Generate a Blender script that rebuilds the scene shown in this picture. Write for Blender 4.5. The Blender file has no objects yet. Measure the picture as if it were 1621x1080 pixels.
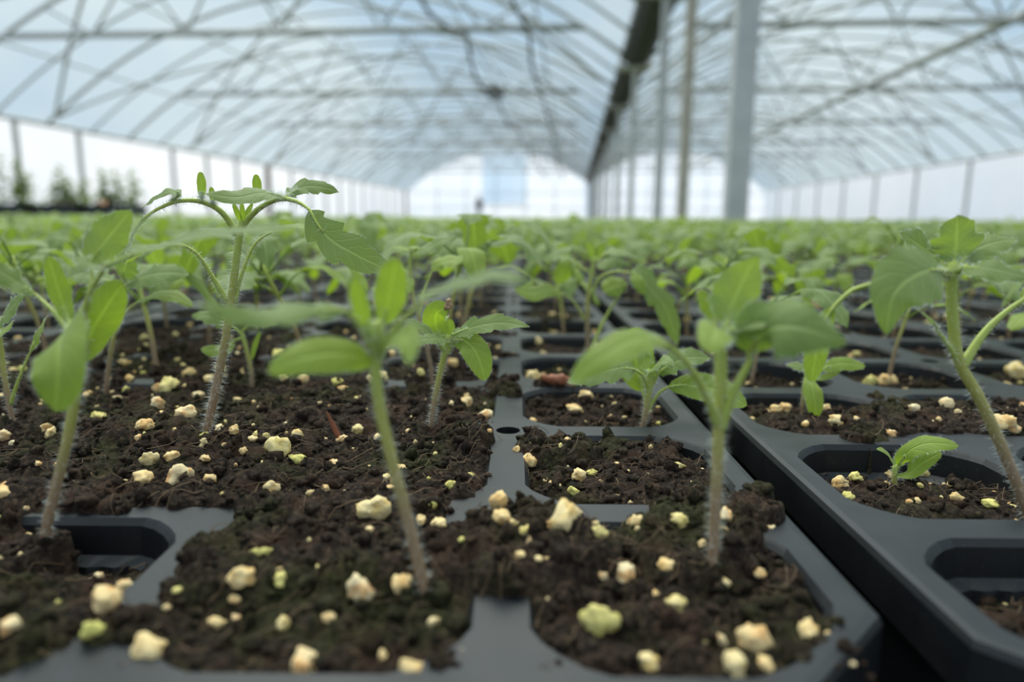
import bpy, math, random
import numpy as np
from mathutils import Vector, Matrix

random.seed(7)
rng = np.random.default_rng(7)
scene = bpy.context.scene
COL = scene.collection

# ------------------------------------------------------------------ camera
FPX = 1100.0                      # focal length in pixels of the 1621 px wide frame
DECK = 0.060                      # height of the tray tops above the floor
CAMH = 0.0524                     # lens height above the tray tops
CAMZ = DECK + CAMH
CAM = np.array([0.0, 0.0, CAMZ])
_p, _y, _r = math.radians(9.85), math.radians(0.23), math.radians(0.42)
D0 = np.array([-math.sin(_y) * math.cos(_p), math.cos(_y) * math.cos(_p), -math.sin(_p)])
R0 = np.array([math.cos(_y), math.sin(_y), 0.0])
U0 = np.cross(R0, D0)
RV = math.cos(_r) * R0 + math.sin(_r) * U0
UV_ = math.cos(_r) * U0 - math.sin(_r) * R0
cam_data = bpy.data.cameras.new('camera')
cam = bpy.data.objects.new('camera', cam_data)
COL.objects.link(cam)
m = Matrix.Identity(4)
for i in range(3):
    m[i][0], m[i][1], m[i][2], m[i][3] = RV[i], UV_[i], -D0[i], CAM[i]
cam.matrix_world = m
cam_data.sensor_width = 36.0
cam_data.lens = FPX / 1621.0 * 36.0
cam_data.clip_start = 0.005
cam_data.clip_end = 500.0
cam_data.dof.use_dof = True
cam_data.dof.focus_distance = 0.152
cam_data.dof.aperture_fstop = cam_data.lens / 2.3
scene.camera = cam

# ------------------------------------------------------------------ sky, sun, exposure
world = bpy.data.worlds.new('overcast_sky')
scene.world = world
world.use_nodes = True
wt = world.node_tree
wt.nodes.clear()
w_out = wt.nodes.new('ShaderNodeOutputWorld')
w_bg = wt.nodes.new('ShaderNodeBackground')
w_tc = wt.nodes.new('ShaderNodeTexCoord')
w_no = wt.nodes.new('ShaderNodeTexNoise')
w_no.inputs['Scale'].default_value = 3.2
w_no.inputs['Detail'].default_value = 4.0
w_cr = wt.nodes.new('ShaderNodeValToRGB')
w_cr.color_ramp.elements[0].position = 0.38
w_cr.color_ramp.elements[0].color = (0.40, 0.62, 0.86, 1)
w_cr.color_ramp.elements[1].position = 0.62
w_cr.color_ramp.elements[1].color = (0.86, 0.93, 0.97, 1)
wt.links.new(w_tc.outputs['Generated'], w_no.inputs['Vector'])
wt.links.new(w_no.outputs['Fac'], w_cr.inputs['Fac'])
wt.links.new(w_cr.outputs['Color'], w_bg.inputs['Color'])
w_bg.inputs['Strength'].default_value = 0.66
wt.links.new(w_bg.outputs['Background'], w_out.inputs['Surface'])

sun_data = bpy.data.lights.new('hazy_sun', 'SUN')
sun_data.energy = 6.4
sun_data.angle = math.radians(60)
sun_data.color = (1.0, 0.91, 0.77)
sun = bpy.data.objects.new('hazy_sun', sun_data)
COL.objects.link(sun)
sun.rotation_euler = (math.radians(-26), math.radians(-5), 0)
sun.location = (0, 0, 12)

vs = scene.view_settings
vs.view_transform = 'Standard'
vs.look = 'None'
vs.gamma = 1.0
vs.use_curve_mapping = False
vs.exposure = 0.75
scene.cycles.max_bounces = 10
scene.cycles.diffuse_bounces = 4
scene.cycles.transparent_max_bounces = 12
scene.cycles.use_denoising = True


# ------------------------------------------------------------------ helpers
def at(px, py, Y):
    """world point seen at photo pixel (px, py) lying at forward distance Y"""
    d = D0 + RV * ((px - 810.5) / FPX) - UV_ * ((py - 540.0) / FPX)
    return CAM + d * (Y / d[1])


def ground(px, py, z):
    d = D0 + RV * ((px - 810.5) / FPX) - UV_ * ((py - 540.0) / FPX)
    return CAM + d * ((z - CAM[2]) / d[2])


def project(P):
    v = np.asarray(P) - CAM
    k = v @ D0
    return 810.5 + FPX * (v @ RV) / k, 540.0 - FPX * (v @ UV_) / k


def depth(P):
    return float((np.asarray(P) - CAM) @ D0)


def nrm(v):
    v = np.asarray(v, float)
    return v / np.maximum(np.linalg.norm(v, axis=-1, keepdims=True), 1e-12)


def mesh_data(name, V, F, mats, uv=None, smooth=True):
    me = bpy.data.meshes.new(name)
    V = np.asarray(V, np.float32)
    if isinstance(F, np.ndarray):
        k = F.shape[1]
        me.vertices.add(len(V))
        me.vertices.foreach_set('co', V.ravel())
        me.loops.add(F.size)
        me.loops.foreach_set('vertex_index', F.astype(np.int32).ravel())
        me.polygons.add(len(F))
        me.polygons.foreach_set('loop_start', np.arange(0, F.size, k, dtype=np.int32))
        me.update(calc_edges=True)
    else:
        me.from_pydata(V.tolist(), [], F)
    if uv is not None:
        lay = me.uv_layers.new(name='UVMap')
        li = np.empty(len(me.loops), np.int32)
        me.loops.foreach_get('vertex_index', li)
        lay.data.foreach_set('uv', np.asarray(uv, np.float32)[li].ravel())
    if smooth:
        me.polygons.foreach_set('use_smooth', np.ones(len(me.polygons), bool))
    for mt in (mats if isinstance(mats, (list, tuple)) else [mats]):
        me.materials.append(mt)
    me.update()
    return me


def link(name, data, parent=None):
    o = bpy.data.objects.new(name, data)
    COL.objects.link(o)
    if parent is not None:
        o.parent = parent
    return o


def tag(o, label=None, cat=None, group=None, kind=None):
    if label: o['label'] = label
    if cat: o['category'] = cat
    if group: o['group'] = group
    if kind: o['kind'] = kind
    return o


def empty(name, loc, rz=0.0):
    o = link(name, None)
    o.location = loc
    o.rotation_euler = (0, 0, rz)
    o.empty_display_size = 0.01
    return o


class Bag:
    """collects shapes that make up one mesh"""
    def __init__(self):
        self.V, self.F, self.U, self.n = [], [], [], 0

    def add(self, V, F, U=None):
        V = np.asarray(V, float).reshape(-1, 3)
        self.V.append(V)
        self.F += [[i + self.n for i in f] for f in F]
        self.U.append(np.zeros((len(V), 2)) if U is None else np.asarray(U, float))
        self.n += len(V)
        return self

    def data(self, name, mat, smooth=True):
        return mesh_data(name, np.concatenate(self.V), self.F, mat, np.concatenate(self.U), smooth)


def spline(ctrl, n):
    P = np.asarray(ctrl, float)
    if len(P) == 2:
        t = np.linspace(0, 1, n)[:, None]
        return P[0] * (1 - t) + P[1] * t
    seg = np.linalg.norm(np.diff(P, axis=0), axis=1)
    s = np.concatenate([[0], np.cumsum(np.maximum(seg, 1e-9))])
    M = np.zeros_like(P)
    M[1:-1] = (P[2:] - P[:-2]) / (s[2:] - s[:-2])[:, None]
    M[0] = (P[1] - P[0]) / (s[1] - s[0]) * 1.5 - M[1] * .5
    M[-1] = (P[-1] - P[-2]) / (s[-1] - s[-2]) * 1.5 - M[-2] * .5
    q = np.linspace(0, s[-1], n)
    k = np.clip(np.searchsorted(s, q, side='right') - 1, 0, len(P) - 2)
    hh = (s[k + 1] - s[k])[:, None]
    t = ((q - s[k])[:, None]) / hh
    return ((2*t**3 - 3*t**2 + 1) * P[k] + (t**3 - 2*t**2 + t) * hh * M[k]
            + (-2*t**3 + 3*t**2) * P[k + 1] + (t**3 - t**2) * hh * M[k + 1])


def tube(pts, rad, sides=8, cap=True):
    P = np.asarray(pts, float)
    n = len(P)
    rad = np.broadcast_to(np.asarray(rad, float), (n,))
    T = nrm(np.gradient(P, axis=0))
    a = np.array([0, 0, 1.0]) if abs(T[0][2]) < 0.9 else np.array([1.0, 0, 0])
    A = np.zeros((n, 3))
    v = nrm(np.cross(T[0], a))
    for i in range(n):
        v = nrm(v - T[i] * (v @ T[i]))
        A[i] = v
    B = np.cross(T, A)
    th = np.linspace(0, 2 * math.pi, sides, endpoint=False)
    V = (P[:, None] + rad[:, None, None] * (A[:, None] * np.cos(th)[None, :, None] + B[:, None] * np.sin(th)[None, :, None]))
    U = np.stack(np.broadcast_arrays(th[None] / (2 * math.pi), np.linspace(0, 1, n)[:, None]), -1).reshape(-1, 2)
    F = []
    for i in range(n - 1):
        for j in range(sides):
            k = (j + 1) % sides
            F.append([i*sides + j, i*sides + k, (i+1)*sides + k, (i+1)*sides + j])
    if cap:
        F.append(list(range(sides))[::-1])
        F.append([(n-1)*sides + j for j in range(sides)])
    return V.reshape(-1, 3), F, U


def box(x0, x1, y0, y1, z0, z1):
    V = np.array([[x, y, z] for z in (z0, z1) for y in (y0, y1) for x in (x0, x1)], float)
    F = [[0, 2, 3, 1], [4, 5, 7, 6], [0, 1, 5, 4], [2, 6, 7, 3], [0, 4, 6, 2], [1, 3, 7, 5]]
    return V, F


def noise2(x, y, seed=0):
    """gradient noise, vectorised"""
    xi, yi = np.floor(x).astype(np.int64), np.floor(y).astype(np.int64)
    xf, yf = x - xi, y - yi

    def g(ix, iy, fx, fy):
        h = (ix * 374761393 + iy * 668265263 + seed * 1274126177) & 0xffffffff
        h = ((h ^ (h >> 13)) * 1103515245) & 0xffffffff
        h = (h ^ (h >> 16)) & 1023
        a = h * (2 * math.pi / 1024)
        return np.cos(a) * fx + np.sin(a) * fy
    u = xf**3 * (xf * (xf * 6 - 15) + 10)
    v = yf**3 * (yf * (yf * 6 - 15) + 10)
    a, b = g(xi, yi, xf, yf), g(xi + 1, yi, xf - 1, yf)
    c, d = g(xi, yi + 1, xf, yf - 1), g(xi + 1, yi + 1, xf - 1, yf - 1)
    return (a * (1 - u) + b * u) * (1 - v) + (c * (1 - u) + d * u) * v


# ------------------------------------------------------------------ materials
def new_mat(name):
    mt = bpy.data.materials.new(name)
    mt.use_nodes = True
    nt = mt.node_tree
    bs = nt.nodes['Principled BSDF']
    return mt, nt, bs


def nd(nt, t, **kw):
    n = nt.nodes.new(t)
    for k, v in kw.items():
        if k in n.inputs.keys():
            n.inputs[k].default_value = v
        else:
            setattr(n, k, v)
    return n


def ramp(nt, fac, stops):
    r = nt.nodes.new('ShaderNodeValToRGB')
    el = r.color_ramp.elements
    while len(el) < len(stops):
        el.new(0.5)
    for e, (p, c) in zip(el, stops):
        e.position = p
        e.color = (*c, 1)
    nt.links.new(fac, r.inputs['Fac'])
    return r.outputs['Color']


def mixc(nt, fac, a, b, mode='MIX'):
    mx = nt.nodes.new('ShaderNodeMix')
    mx.data_type = 'RGBA'
    mx.blend_type = mode
    for sock, v in ((mx.inputs['Factor'], fac), (mx.inputs['A'], a), (mx.inputs['B'], b)):
        if isinstance(v, (int, float)):
            sock.default_value = v
        elif isinstance(v, tuple):
            sock.default_value = (*v, 1)
        else:
            nt.links.new(v, sock)
    return mx.outputs['Result']


def math_(nt, op, a, b=None, c=None):
    n = nt.nodes.new('ShaderNodeMath')
    n.operation = op
    for s, v in zip(n.inputs, (a, b, c)):
        if v is None: continue
        if isinstance(v, (int, float)): s.default_value = v
        else: nt.links.new(v, s)
    return n.outputs[0]


def bump(nt, bs, h, strength, dist):
    b = nt.nodes.new('ShaderNodeBump')
    b.inputs['Strength'].default_value = strength
    b.inputs['Distance'].default_value = dist
    nt.links.new(h, b.inputs['Height'])
    nt.links.new(b.outputs['Normal'], bs.inputs['Normal'])
    return b.outputs['Normal']


def mat_simple(name, col, rough=0.5, metal=0.0, var=0.12, scale=30.0):
    mt, nt, bs = new_mat(name)
    tc = nd(nt, 'ShaderNodeTexCoord')
    no = nd(nt, 'ShaderNodeTexNoise', Scale=scale, Detail=4.0)
    nt.links.new(tc.outputs['Object'], no.inputs['Vector'])
    c = ramp(nt, no.outputs['Fac'], [(0.3, tuple(v * (1 - var) for v in col)), (0.7, tuple(min(1, v * (1 + var)) for v in col))])
    nt.links.new(c, bs.inputs['Base Color'])
    bs.inputs['Roughness'].default_value = rough
    bs.inputs['Metallic'].default_value = metal
    return mt


def mat_leaf(name, dark, light, trans=0.42):
    mt, nt, bs = new_mat(name)
    uvn = nd(nt, 'ShaderNodeUVMap')
    sep = nd(nt, 'ShaderNodeSeparateXYZ')
    nt.links.new(uvn.outputs['UV'], sep.inputs[0])
    au = math_(nt, 'ABSOLUTE', math_(nt, 'SUBTRACT', sep.outputs['X'], 0.5))         # 0 at the midrib .. 0.5 at the edge
    oi = nd(nt, 'ShaderNodeObjectInfo')
    geo = nd(nt, 'ShaderNodeNewGeometry')
    rnd = math_(nt, 'FRACT', math_(nt, 'ADD', oi.outputs['Random'], geo.outputs['Random Per Island']))
    tc = nd(nt, 'ShaderNodeTexCoord')
    no = nd(nt, 'ShaderNodeTexNoise', Scale=260.0, Detail=5.0, Roughness=0.6)
    nt.links.new(tc.outputs['Object'], no.inputs['Vector'])
    base = mixc(nt, math_(nt, 'ADD', math_(nt, 'MULTIPLY', rnd, 0.55), math_(nt, 'MULTIPLY', no.outputs['Fac'], 0.45)), dark, light)
    # side veins leave the midrib obliquely
    ph = math_(nt, 'FRACT', math_(nt, 'SUBTRACT', math_(nt, 'MULTIPLY', sep.outputs['Y'], 7.0), math_(nt, 'MULTIPLY', au, 3.2)))
    vein = math_(nt, 'SUBTRACT', 1.0, math_(nt, 'SMOOTH_MIN', math_(nt, 'MULTIPLY', math_(nt, 'ABSOLUTE', math_(nt, 'SUBTRACT', ph, 0.5)), 9.0), 1.0, 0.2))
    mid = math_(nt, 'SUBTRACT', 1.0, math_(nt, 'MINIMUM', math_(nt, 'MULTIPLY', au, 16.0), 1.0))
    vm = math_(nt, 'MAXIMUM', math_(nt, 'MULTIPLY', math_(nt, 'MAXIMUM', vein, 0.0), 0.35), mid)
    col = mixc(nt, math_(nt, 'MULTIPLY', vm, 0.45), base, tuple(min(1, v * 1.5 + 0.03) for v in light))
    nt.links.new(col, bs.inputs['Base Color'])
    bs.inputs['Roughness'].default_value = 0.55
    bs.inputs['Specular IOR Level'].default_value = 0.35
    bs.inputs['Sheen Weight'].default_value = 0.25
    bs.inputs['Sheen Roughness'].default_value = 0.4
    hh = math_(nt, 'SUBTRACT', math_(nt, 'MULTIPLY', no.outputs['Fac'], 0.6), vm)
    nrm_out = bump(nt, bs, hh, 0.45, 0.0004)
    tr = nd(nt, 'ShaderNodeBsdfTranslucent')
    tcol = mixc(nt, 1.0, col, (1.15, 1.25, 0.35), 'MULTIPLY')
    nt.links.new(tcol, tr.inputs['Color'])
    mx = nd(nt, 'ShaderNodeMixShader')
    mx.inputs[0].default_value = trans
    nt.links.new(bs.outputs[0], mx.inputs[1])
    nt.links.new(tr.outputs[0], mx.inputs[2])
    nt.links.new(mx.outputs[0], nt.nodes['Material Output'].inputs['Surface'])
    return mt


def mat_stem():
    mt, nt, bs = new_mat('seedling_stem')
    uvn = nd(nt, 'ShaderNodeUVMap')
    sep = nd(nt, 'ShaderNodeSeparateXYZ')
    nt.links.new(uvn.outputs['UV'], sep.inputs[0])
    c = ramp(nt, sep.outputs['Y'], [(0.0, (0.27, 0.16, 0.10)), (0.35, (0.33, 0.23, 0.13)), (0.6, (0.42, 0.39, 0.10)), (0.9, (0.42, 0.50, 0.10))])
    nt.links.new(c, bs.inputs['Base Color'])
    bs.inputs['Roughness'].default_value = 0.5
    bs.inputs['Subsurface Weight'].default_value = 0.15
    bs.inputs['Subsurface Radius'].default_value = (0.002, 0.002, 0.001)
    bs.inputs['Subsurface Scale'].default_value = 0.3
    return mt


def mat_soil():
    mt, nt, bs = new_mat('peat_soil')
    tc = nd(nt, 'ShaderNodeTexCoord')
    geo = nd(nt, 'ShaderNodeNewGeometry')
    n1 = nd(nt, 'ShaderNodeTexNoise', Scale=900.0, Detail=6.0, Roughness=0.75)
    n2 = nd(nt, 'ShaderNodeTexNoise', Scale=120.0, Detail=4.0, Roughness=0.6)
    n3 = nd(nt, 'ShaderNodeTexNoise', Scale=38.0, Detail=5.0, Roughness=0.7)
    for n in (n1, n2, n3):
        nt.links.new(geo.outputs['Position'], n.inputs['Vector'])
    c = ramp(nt, n1.outputs['Fac'], [(0.34, (0.006, 0.004, 0.003)), (0.5, (0.023, 0.0148, 0.0102)), (0.68, (0.118, 0.077, 0.051))])
    red = mixc(nt, ramp(nt, n2.outputs['Fac'], [(0.52, (0, 0, 0)), (0.68, (0.75, 0.75, 0.75))]), c, (0.068, 0.036, 0.022), 'MIX')
    moss = ramp(nt, n1.outputs['Fac'], [(0.34, (0.008, 0.009, 0.003)), (0.66, (0.068, 0.075, 0.022))])
    mfac = ramp(nt, n3.outputs['Fac'], [(0.50, (0, 0, 0)), (0.64, (0.7, 0.7, 0.7))])
    col = mixc(nt, mfac, red, moss)
    nt.links.new(col, bs.inputs['Base Color'])
    bs.inputs['Roughness'].default_value = 0.9
    bs.inputs['Specular IOR Level'].default_value = 0.2
    bump(nt, bs, n1.outputs['Fac'], 0.8, 0.0012)
    return mt


def mat_perlite():
    mt, nt, bs = new_mat('perlite')
    tc = nd(nt, 'ShaderNodeTexCoord')
    oi = nd(nt, 'ShaderNodeObjectInfo')
    geo = nd(nt, 'ShaderNodeNewGeometry')
    rnd = math_(nt, 'FRACT', math_(nt, 'ADD', oi.outputs['Random'], geo.outputs['Random Per Island']))
    n1 = nd(nt, 'ShaderNodeTexNoise', Scale=420.0, Detail=4.0)
    nt.links.new(geo.outputs['Position'], n1.inputs['Vector'])
    n2 = nd(nt, 'ShaderNodeTexNoise', Scale=1800.0, Detail=4.0)
    nt.links.new(geo.outputs['Position'], n2.inputs['Vector'])
    base = ramp(nt, rnd, [(0.0, (0.88, 0.72, 0.44)), (0.35, (0.88, 0.63, 0.29)), (0.75, (0.86, 0.68, 0.36)), (0.92, (0.80, 0.66, 0.26)), (1.0, (0.70, 0.64, 0.18))])
    stain = ramp(nt, n1.outputs['Fac'], [(0.48, (0, 0, 0)), (0.62, (0.85, 0.85, 0.85))])
    col = mixc(nt, stain, base, ramp(nt, rnd, [(0.2, (0.70, 0.36, 0.12)), (0.7, (0.72, 0.46, 0.16)), (0.95, (0.60, 0.52, 0.14))]))
    nt.links.new(col, bs.inputs['Base Color'])
    bs.inputs['Roughness'].default_value = 0.8
    bump(nt, bs, n2.outputs['Fac'], 0.6, 0.0004)
    return mt


def mat_plastic():
    mt, nt, bs = new_mat('black_tray_plastic')
    geo = nd(nt, 'ShaderNodeNewGeometry')
    n1 = nd(nt, 'ShaderNodeTexNoise', Scale=90.0, Detail=5.0)
    n2 = nd(nt, 'ShaderNodeTexNoise', Scale=2200.0, Detail=2.0)
    nt.links.new(geo.outputs['Position'], n1.inputs['Vector'])
    nt.links.new(geo.outputs['Position'], n2.inputs['Vector'])
    dust = ramp(nt, n2.outputs['Fac'], [(0.66, (0, 0, 0)), (0.74, (0.5, 0.5, 0.5))])
    c = ramp(nt, n1.outputs['Fac'], [(0.35, (0.013, 0.0155, 0.0195)), (0.65, (0.022, 0.025, 0.030))])
    # upward faces dusty grey; upright faces darker, their shade put into the colour
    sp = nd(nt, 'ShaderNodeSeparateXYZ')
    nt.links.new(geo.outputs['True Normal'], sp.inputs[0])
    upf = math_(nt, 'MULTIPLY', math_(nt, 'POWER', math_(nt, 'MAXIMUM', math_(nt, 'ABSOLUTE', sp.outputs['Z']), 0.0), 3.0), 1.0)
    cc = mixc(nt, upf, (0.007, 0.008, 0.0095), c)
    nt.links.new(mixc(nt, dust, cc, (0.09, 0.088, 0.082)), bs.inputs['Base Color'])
    nt.links.new(ramp(nt, n1.outputs['Fac'], [(0.3, (0.40,)*3), (0.7, (0.56,)*3)]), bs.inputs['Roughness'])
    bs.inputs['Specular IOR Level'].default_value = 0.42
    bump(nt, bs, n1.outputs['Fac'], 0.12, 0.001)
    return mt


def mat_film(name, tint, clear, sheen=0.06):
    mt, nt, bs = new_mat(name)
    nt.nodes.remove(bs)
    geo = nd(nt, 'ShaderNodeNewGeometry')
    n1 = nd(nt, 'ShaderNodeTexNoise', Scale=0.5, Detail=4.0)
    nt.links.new(geo.outputs['Position'], n1.inputs['Vector'])
    tr = nd(nt, 'ShaderNodeBsdfTranslucent')
    c = ramp(nt, n1.outputs['Fac'], [(0.35, tuple(v * 0.94 for v in tint)), (0.65, tint)])
    nt.links.new(c, tr.inputs['Color'])
    tp = nd(nt, 'ShaderNodeBsdfTransparent')
    tp.inputs['Color'].default_value = (*[min(1, v * 1.04) for v in tint], 1)
    mx = nd(nt, 'ShaderNodeMixShader')
    mx.inputs[0].default_value = clear
    nt.links.new(tr.outputs[0], mx.inputs[1])
    nt.links.new(tp.outputs[0], mx.inputs[2])
    nt.links.new(mx.outputs[0], nt.nodes['Material Output'].inputs['Surface'])
    return mt


M = dict(
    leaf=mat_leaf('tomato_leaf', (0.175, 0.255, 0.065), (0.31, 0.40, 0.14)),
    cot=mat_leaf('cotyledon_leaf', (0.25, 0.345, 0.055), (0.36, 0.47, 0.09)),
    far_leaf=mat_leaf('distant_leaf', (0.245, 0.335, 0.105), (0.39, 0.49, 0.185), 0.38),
    crate_leaf=mat_leaf('older_plant_leaf', (0.11, 0.17, 0.04), (0.22, 0.30, 0.08)),
    stem=mat_stem(), soil=mat_soil(), perlite=mat_perlite(), plastic=mat_plastic(),
    hair=mat_simple('stem_hair', (0.85, 0.88, 0.80), 0.4),
    steel=mat_simple('galvanised_steel', (0.58, 0.58, 0.57), 0.5, 0.0, 0.1, 6.0),
    tubing=mat_simple('grey_tubing', (0.46, 0.47, 0.46), 0.55, 0.0, 0.12, 6.0),
    gutter=mat_simple('dark_gutter', (0.035, 0.040, 0.042), 0.6, 0.0, 0.2, 4.0),
    wood=mat_simple('weathered_wood', (0.52, 0.47, 0.38), 0.8, 0.0, 0.2, 9.0),
    darkwood=mat_simple('brown_wood', (0.17, 0.12, 0.09), 0.8, 0.0, 0.2, 9.0),
    cable=mat_simple('dark_cable', (0.09, 0.08, 0.075), 0.6, 0.0, 0.2, 9.0),
    roof=mat_film('roof_film', (0.495, 0.565, 0.595), 0.84),
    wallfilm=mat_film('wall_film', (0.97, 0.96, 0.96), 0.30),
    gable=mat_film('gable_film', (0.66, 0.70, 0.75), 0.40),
    pane=mat_film('clear_film', (0.62, 0.72, 0.80), 0.75),
    mat=mat_simple('ground_cloth', (0.028, 0.029, 0.030), 0.85, 0.0, 0.25, 40.0),
    bract=mat_simple('red_brown_bract', (0.30, 0.10, 0.045), 0.6, 0.0, 0.25, 300.0),
    seed=mat_simple('seed_coat', (0.42, 0.27, 0.15), 0.7, 0.0, 0.35, 900.0),
    fibre=mat_simple('peat_fibre', (0.16, 0.10, 0.055), 0.8, 0.0, 0.3, 300.0),
    skin=mat_simple('skin', (0.50, 0.30, 0.22), 0.6),
    coat=mat_simple('dark_coat', (0.03, 0.025, 0.035), 0.8),
    orange=mat_simple('faded_orange_leaf', (0.42, 0.19, 0.06), 0.7),
)

# ------------------------------------------------------------------ the greenhouse
GA = math.radians(4.68)            # its long axis runs a little to the right of the tray rows
GC, GS = math.cos(GA), math.sin(GA)


def G(P):
    P = np.asarray(P, float).reshape(-1, 3)
    return np.stack([P[:, 0] * GC + P[:, 1] * GS, -P[:, 0] * GS + P[:, 1] * GC, P[:, 2]], 1)


XL, XM, XR = -12.3, 1.05, 13.5
YN, YF = -4.0, 52.0
ZL, ZM, ZR, ZP = 2.12 + CAMZ, 2.85 + CAMZ, 2.17 + CAMZ, 4.9 + CAMZ
SPANS = [(XL, XM - 0.24, ZL, ZM), (XM + 0.24, XR, ZM, ZR)]


def roof_z(sp, s):
    x0, x1, z0, z1 = sp
    s = np.asarray(s, float)
    b = z0 * (1 - s) + z1 * s
    return b + (ZP - 0.5 * (z0 + z1)) * (1 - np.abs(2 * s - 1) ** 2.1)


def roof_pt(sp, s, y, drop=0.0):
    s = np.asarray(s, float)
    y = np.broadcast_to(np.asarray(y, float), s.shape)
    return np.stack([sp[0] + (sp[1] - sp[0]) * s, y, roof_z(sp, s) - drop], -1)


def gtube(name, pts, r, mat, parent, sides=6):
    V, F, U = tube(pts, r, sides)
    return link(name, Bag().add(G(V), F, U).data(name, mat), parent)


def gbox(name, dims, mat, parent=None):
    V, F = box(*dims)
    return link(name, Bag().add(G(V), F).data(name, mat, False), parent)


V, F = box(-22, 24, -8, 60, -0.05, 0.0)
tag(link('floor', Bag().add(G(V), F).data('floor', M['mat'], False)), 'black woven ground cloth under the trays', None, None, 'structure')

ceiling = link('ceiling', None)
tag(ceiling, 'arched plastic film roof on grey tube frames', None, None, 'structure')
for sp in SPANS:
    ss = np.linspace(0, 1, 33)
    ys = np.linspace(YN, YF, 29)
    P = np.stack([roof_pt(sp, ss, y, -0.035) for y in ys])
    V = P.reshape(-1, 3)
    i, j = np.meshgrid(np.arange(28), np.arange(32), indexing='ij')
    a = (i * 33 + j).ravel()
    link('roof_film', mesh_data('roof_film', G(V), np.stack([a, a + 1, a + 34, a + 33], 1), M['roof']), ceiling)
    for k in range(-2, 32):                                    # hoops
        y = 3.8 + 1.5 * k
        if YN < y < YF:
            gtube('arch_rib', roof_pt(sp, np.linspace(0, 1, 25), y, 0.02), 0.042 if k % 2 == 0 else 0.028, M['tubing'], ceiling)
    for s in (0.12, 0.27, 0.42, 0.58, 0.73, 0.88):             # purlins
        gtube('purlin', roof_pt(sp, np.full(2, s), np.array([YN, YF]), 0.05), 0.022, M['tubing'], ceiling)
    for k in range(-1, 8):                                     # ties with their web struts
        y = 6.8 + 6.0 * k
        zt = 3.3 + CAMZ
        s0 = next(s for s in np.linspace(0, .5, 200) if roof_z(sp, s) > zt)
        s1 = next(s for s in np.linspace(1, .5, 200) if roof_z(sp, s) > zt)
        x0, x1 = sp[0] + (sp[1]-sp[0]) * s0, sp[0] + (sp[1]-sp[0]) * s1
        gtube('tie_bar', [[x0, y, zt], [x1, y, zt]], 0.062, M['tubing'], ceiling)
        n = 6
        for q in range(n):
            sa = s0 + (s1 - s0) * (q + (0.5 if q % 2 else 0.0) * 0) / n
            sm = s0 + (s1 - s0) * (q + 0.5) / n
            sb = s0 + (s1 - s0) * (q + 1) / n
            pm = roof_pt(sp, np.array([sm]), y, 0.03)[0]
            pa = np.array([sp[0] + (sp[1]-sp[0]) * sa, y, zt])
            pb = np.array([sp[0] + (sp[1]-sp[0]) * sb, y, zt])
            if q > 0: gtube('web_strut', [pa, pm], 0.024, M['tubing'], ceiling)
            if q < n - 1: gtube('web_strut', [pm, pb], 0.024, M['tubing'], ceiling)
    for k in range(0, 8):                                      # crossing braces under the film
        y = 3.8 + 6.0 * k
        for (sa, sb) in ((0.02, 0.5), (0.5, 0.02), (0.5, 0.98), (0.98, 0.5)):
            s = np.linspace(sa, sb, 14)
            gtube('cross_brace', roof_pt(sp, s, np.linspace(y, y + 6.0, 14), 0.06), 0.036, M['tubing'], ceiling)

# long pipe hung in the right bay, wires in the left bay
gtube('heating_pipe', [[7.3, YN, 3.40 + CAMZ], [7.3, YF - .2, 3.40 + CAMZ]], 0.085, M['tubing'], ceiling, 8)
for x, lab in ((-0.82, 'dark sagging cable strung lengthwise close to the gutter'), (-2.0, 'dark sagging cable holding the coil under the wide roof arch')):
    pts = []
    for q in range(97):
        y = -1.0 + 53 * q / 97
        f = ((y - 0.8) / 6.0) % 1.0
        pts.append([x + 0.05 * math.sin(y * 1.3 + x), y, 3.24 + CAMZ - 0.42 * 4 * f * (1 - f)])
    tag(gtube('cable', pts, 0.03, M['cable'], None, 6), lab, 'cable')
pts = [[-2.0 + 0.17 * math.cos(a) * (1 + 0.1 * math.sin(3 * a)), 17.8 + 0.1 * math.sin(1.7 * a), 3.10 + CAMZ + 0.13 * math.sin(a)] for a in np.linspace(0, 6 * math.pi, 70)]
tag(gtube('cable_coil', pts, 0.05, M['cable'], None, 6), 'dark coil of cable hung on the wire below the roof', 'cable coil')

# gutter over the middle row of posts
gut = tag(link('roof_gutter', None), 'dark metal gutter between the two roof arches, carried on posts', 'gutter')
posts_y = [4.73 + 4.3 * k for k in range(-2, 12)]
zg = ZM - 0.02
for a, b in zip(posts_y[:-1], posts_y[1:]):
    bag = Bag()
    x = XM
    prof = [(1.3 * u, v) for u, v in [(-0.20, 0.16), (-0.19, 0.0), (-0.10, -0.10), (0.10, -0.10), (0.19, 0.0), (0.20, 0.16), (0.185, 0.16), (0.17, 0.01), (0.09, -0.08), (-0.09, -0.08), (-0.17, 0.01), (-0.185, 0.16)]]
    n = len(prof)
    V = np.array([[x + px, y, zg + pz] for y in (a + 0.10, b - 0.10) for px, pz in prof])
    F = [[i, (i + 1) % n, n + (i + 1) % n, n + i] for i in range(n)] + [list(range(n))[::-1], [n + i for i in range(n)]]
    link('gutter_channel', Bag().add(G(V), F).data('gutter_channel', M['gutter'], False), gut)
for y in posts_y:
    bag = Bag()
    bag.add(*box(XM - 0.26, XM + 0.26, y - 0.20, y + 0.20, zg - 0.13, zg - 0.105))
    bag.add(*box(XM - 0.28, XM - 0.262, y - 0.20, y + 0.20, zg - 0.13, zg + 0.17))
    bag.add(*box(XM + 0.262, XM + 0.28, y - 0.20, y + 0.20, zg - 0.13, zg + 0.17))
    bag.V = [G(v) for v in bag.V]
    link('bracket', bag.data('bracket', M['steel'], False), gut)


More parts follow.
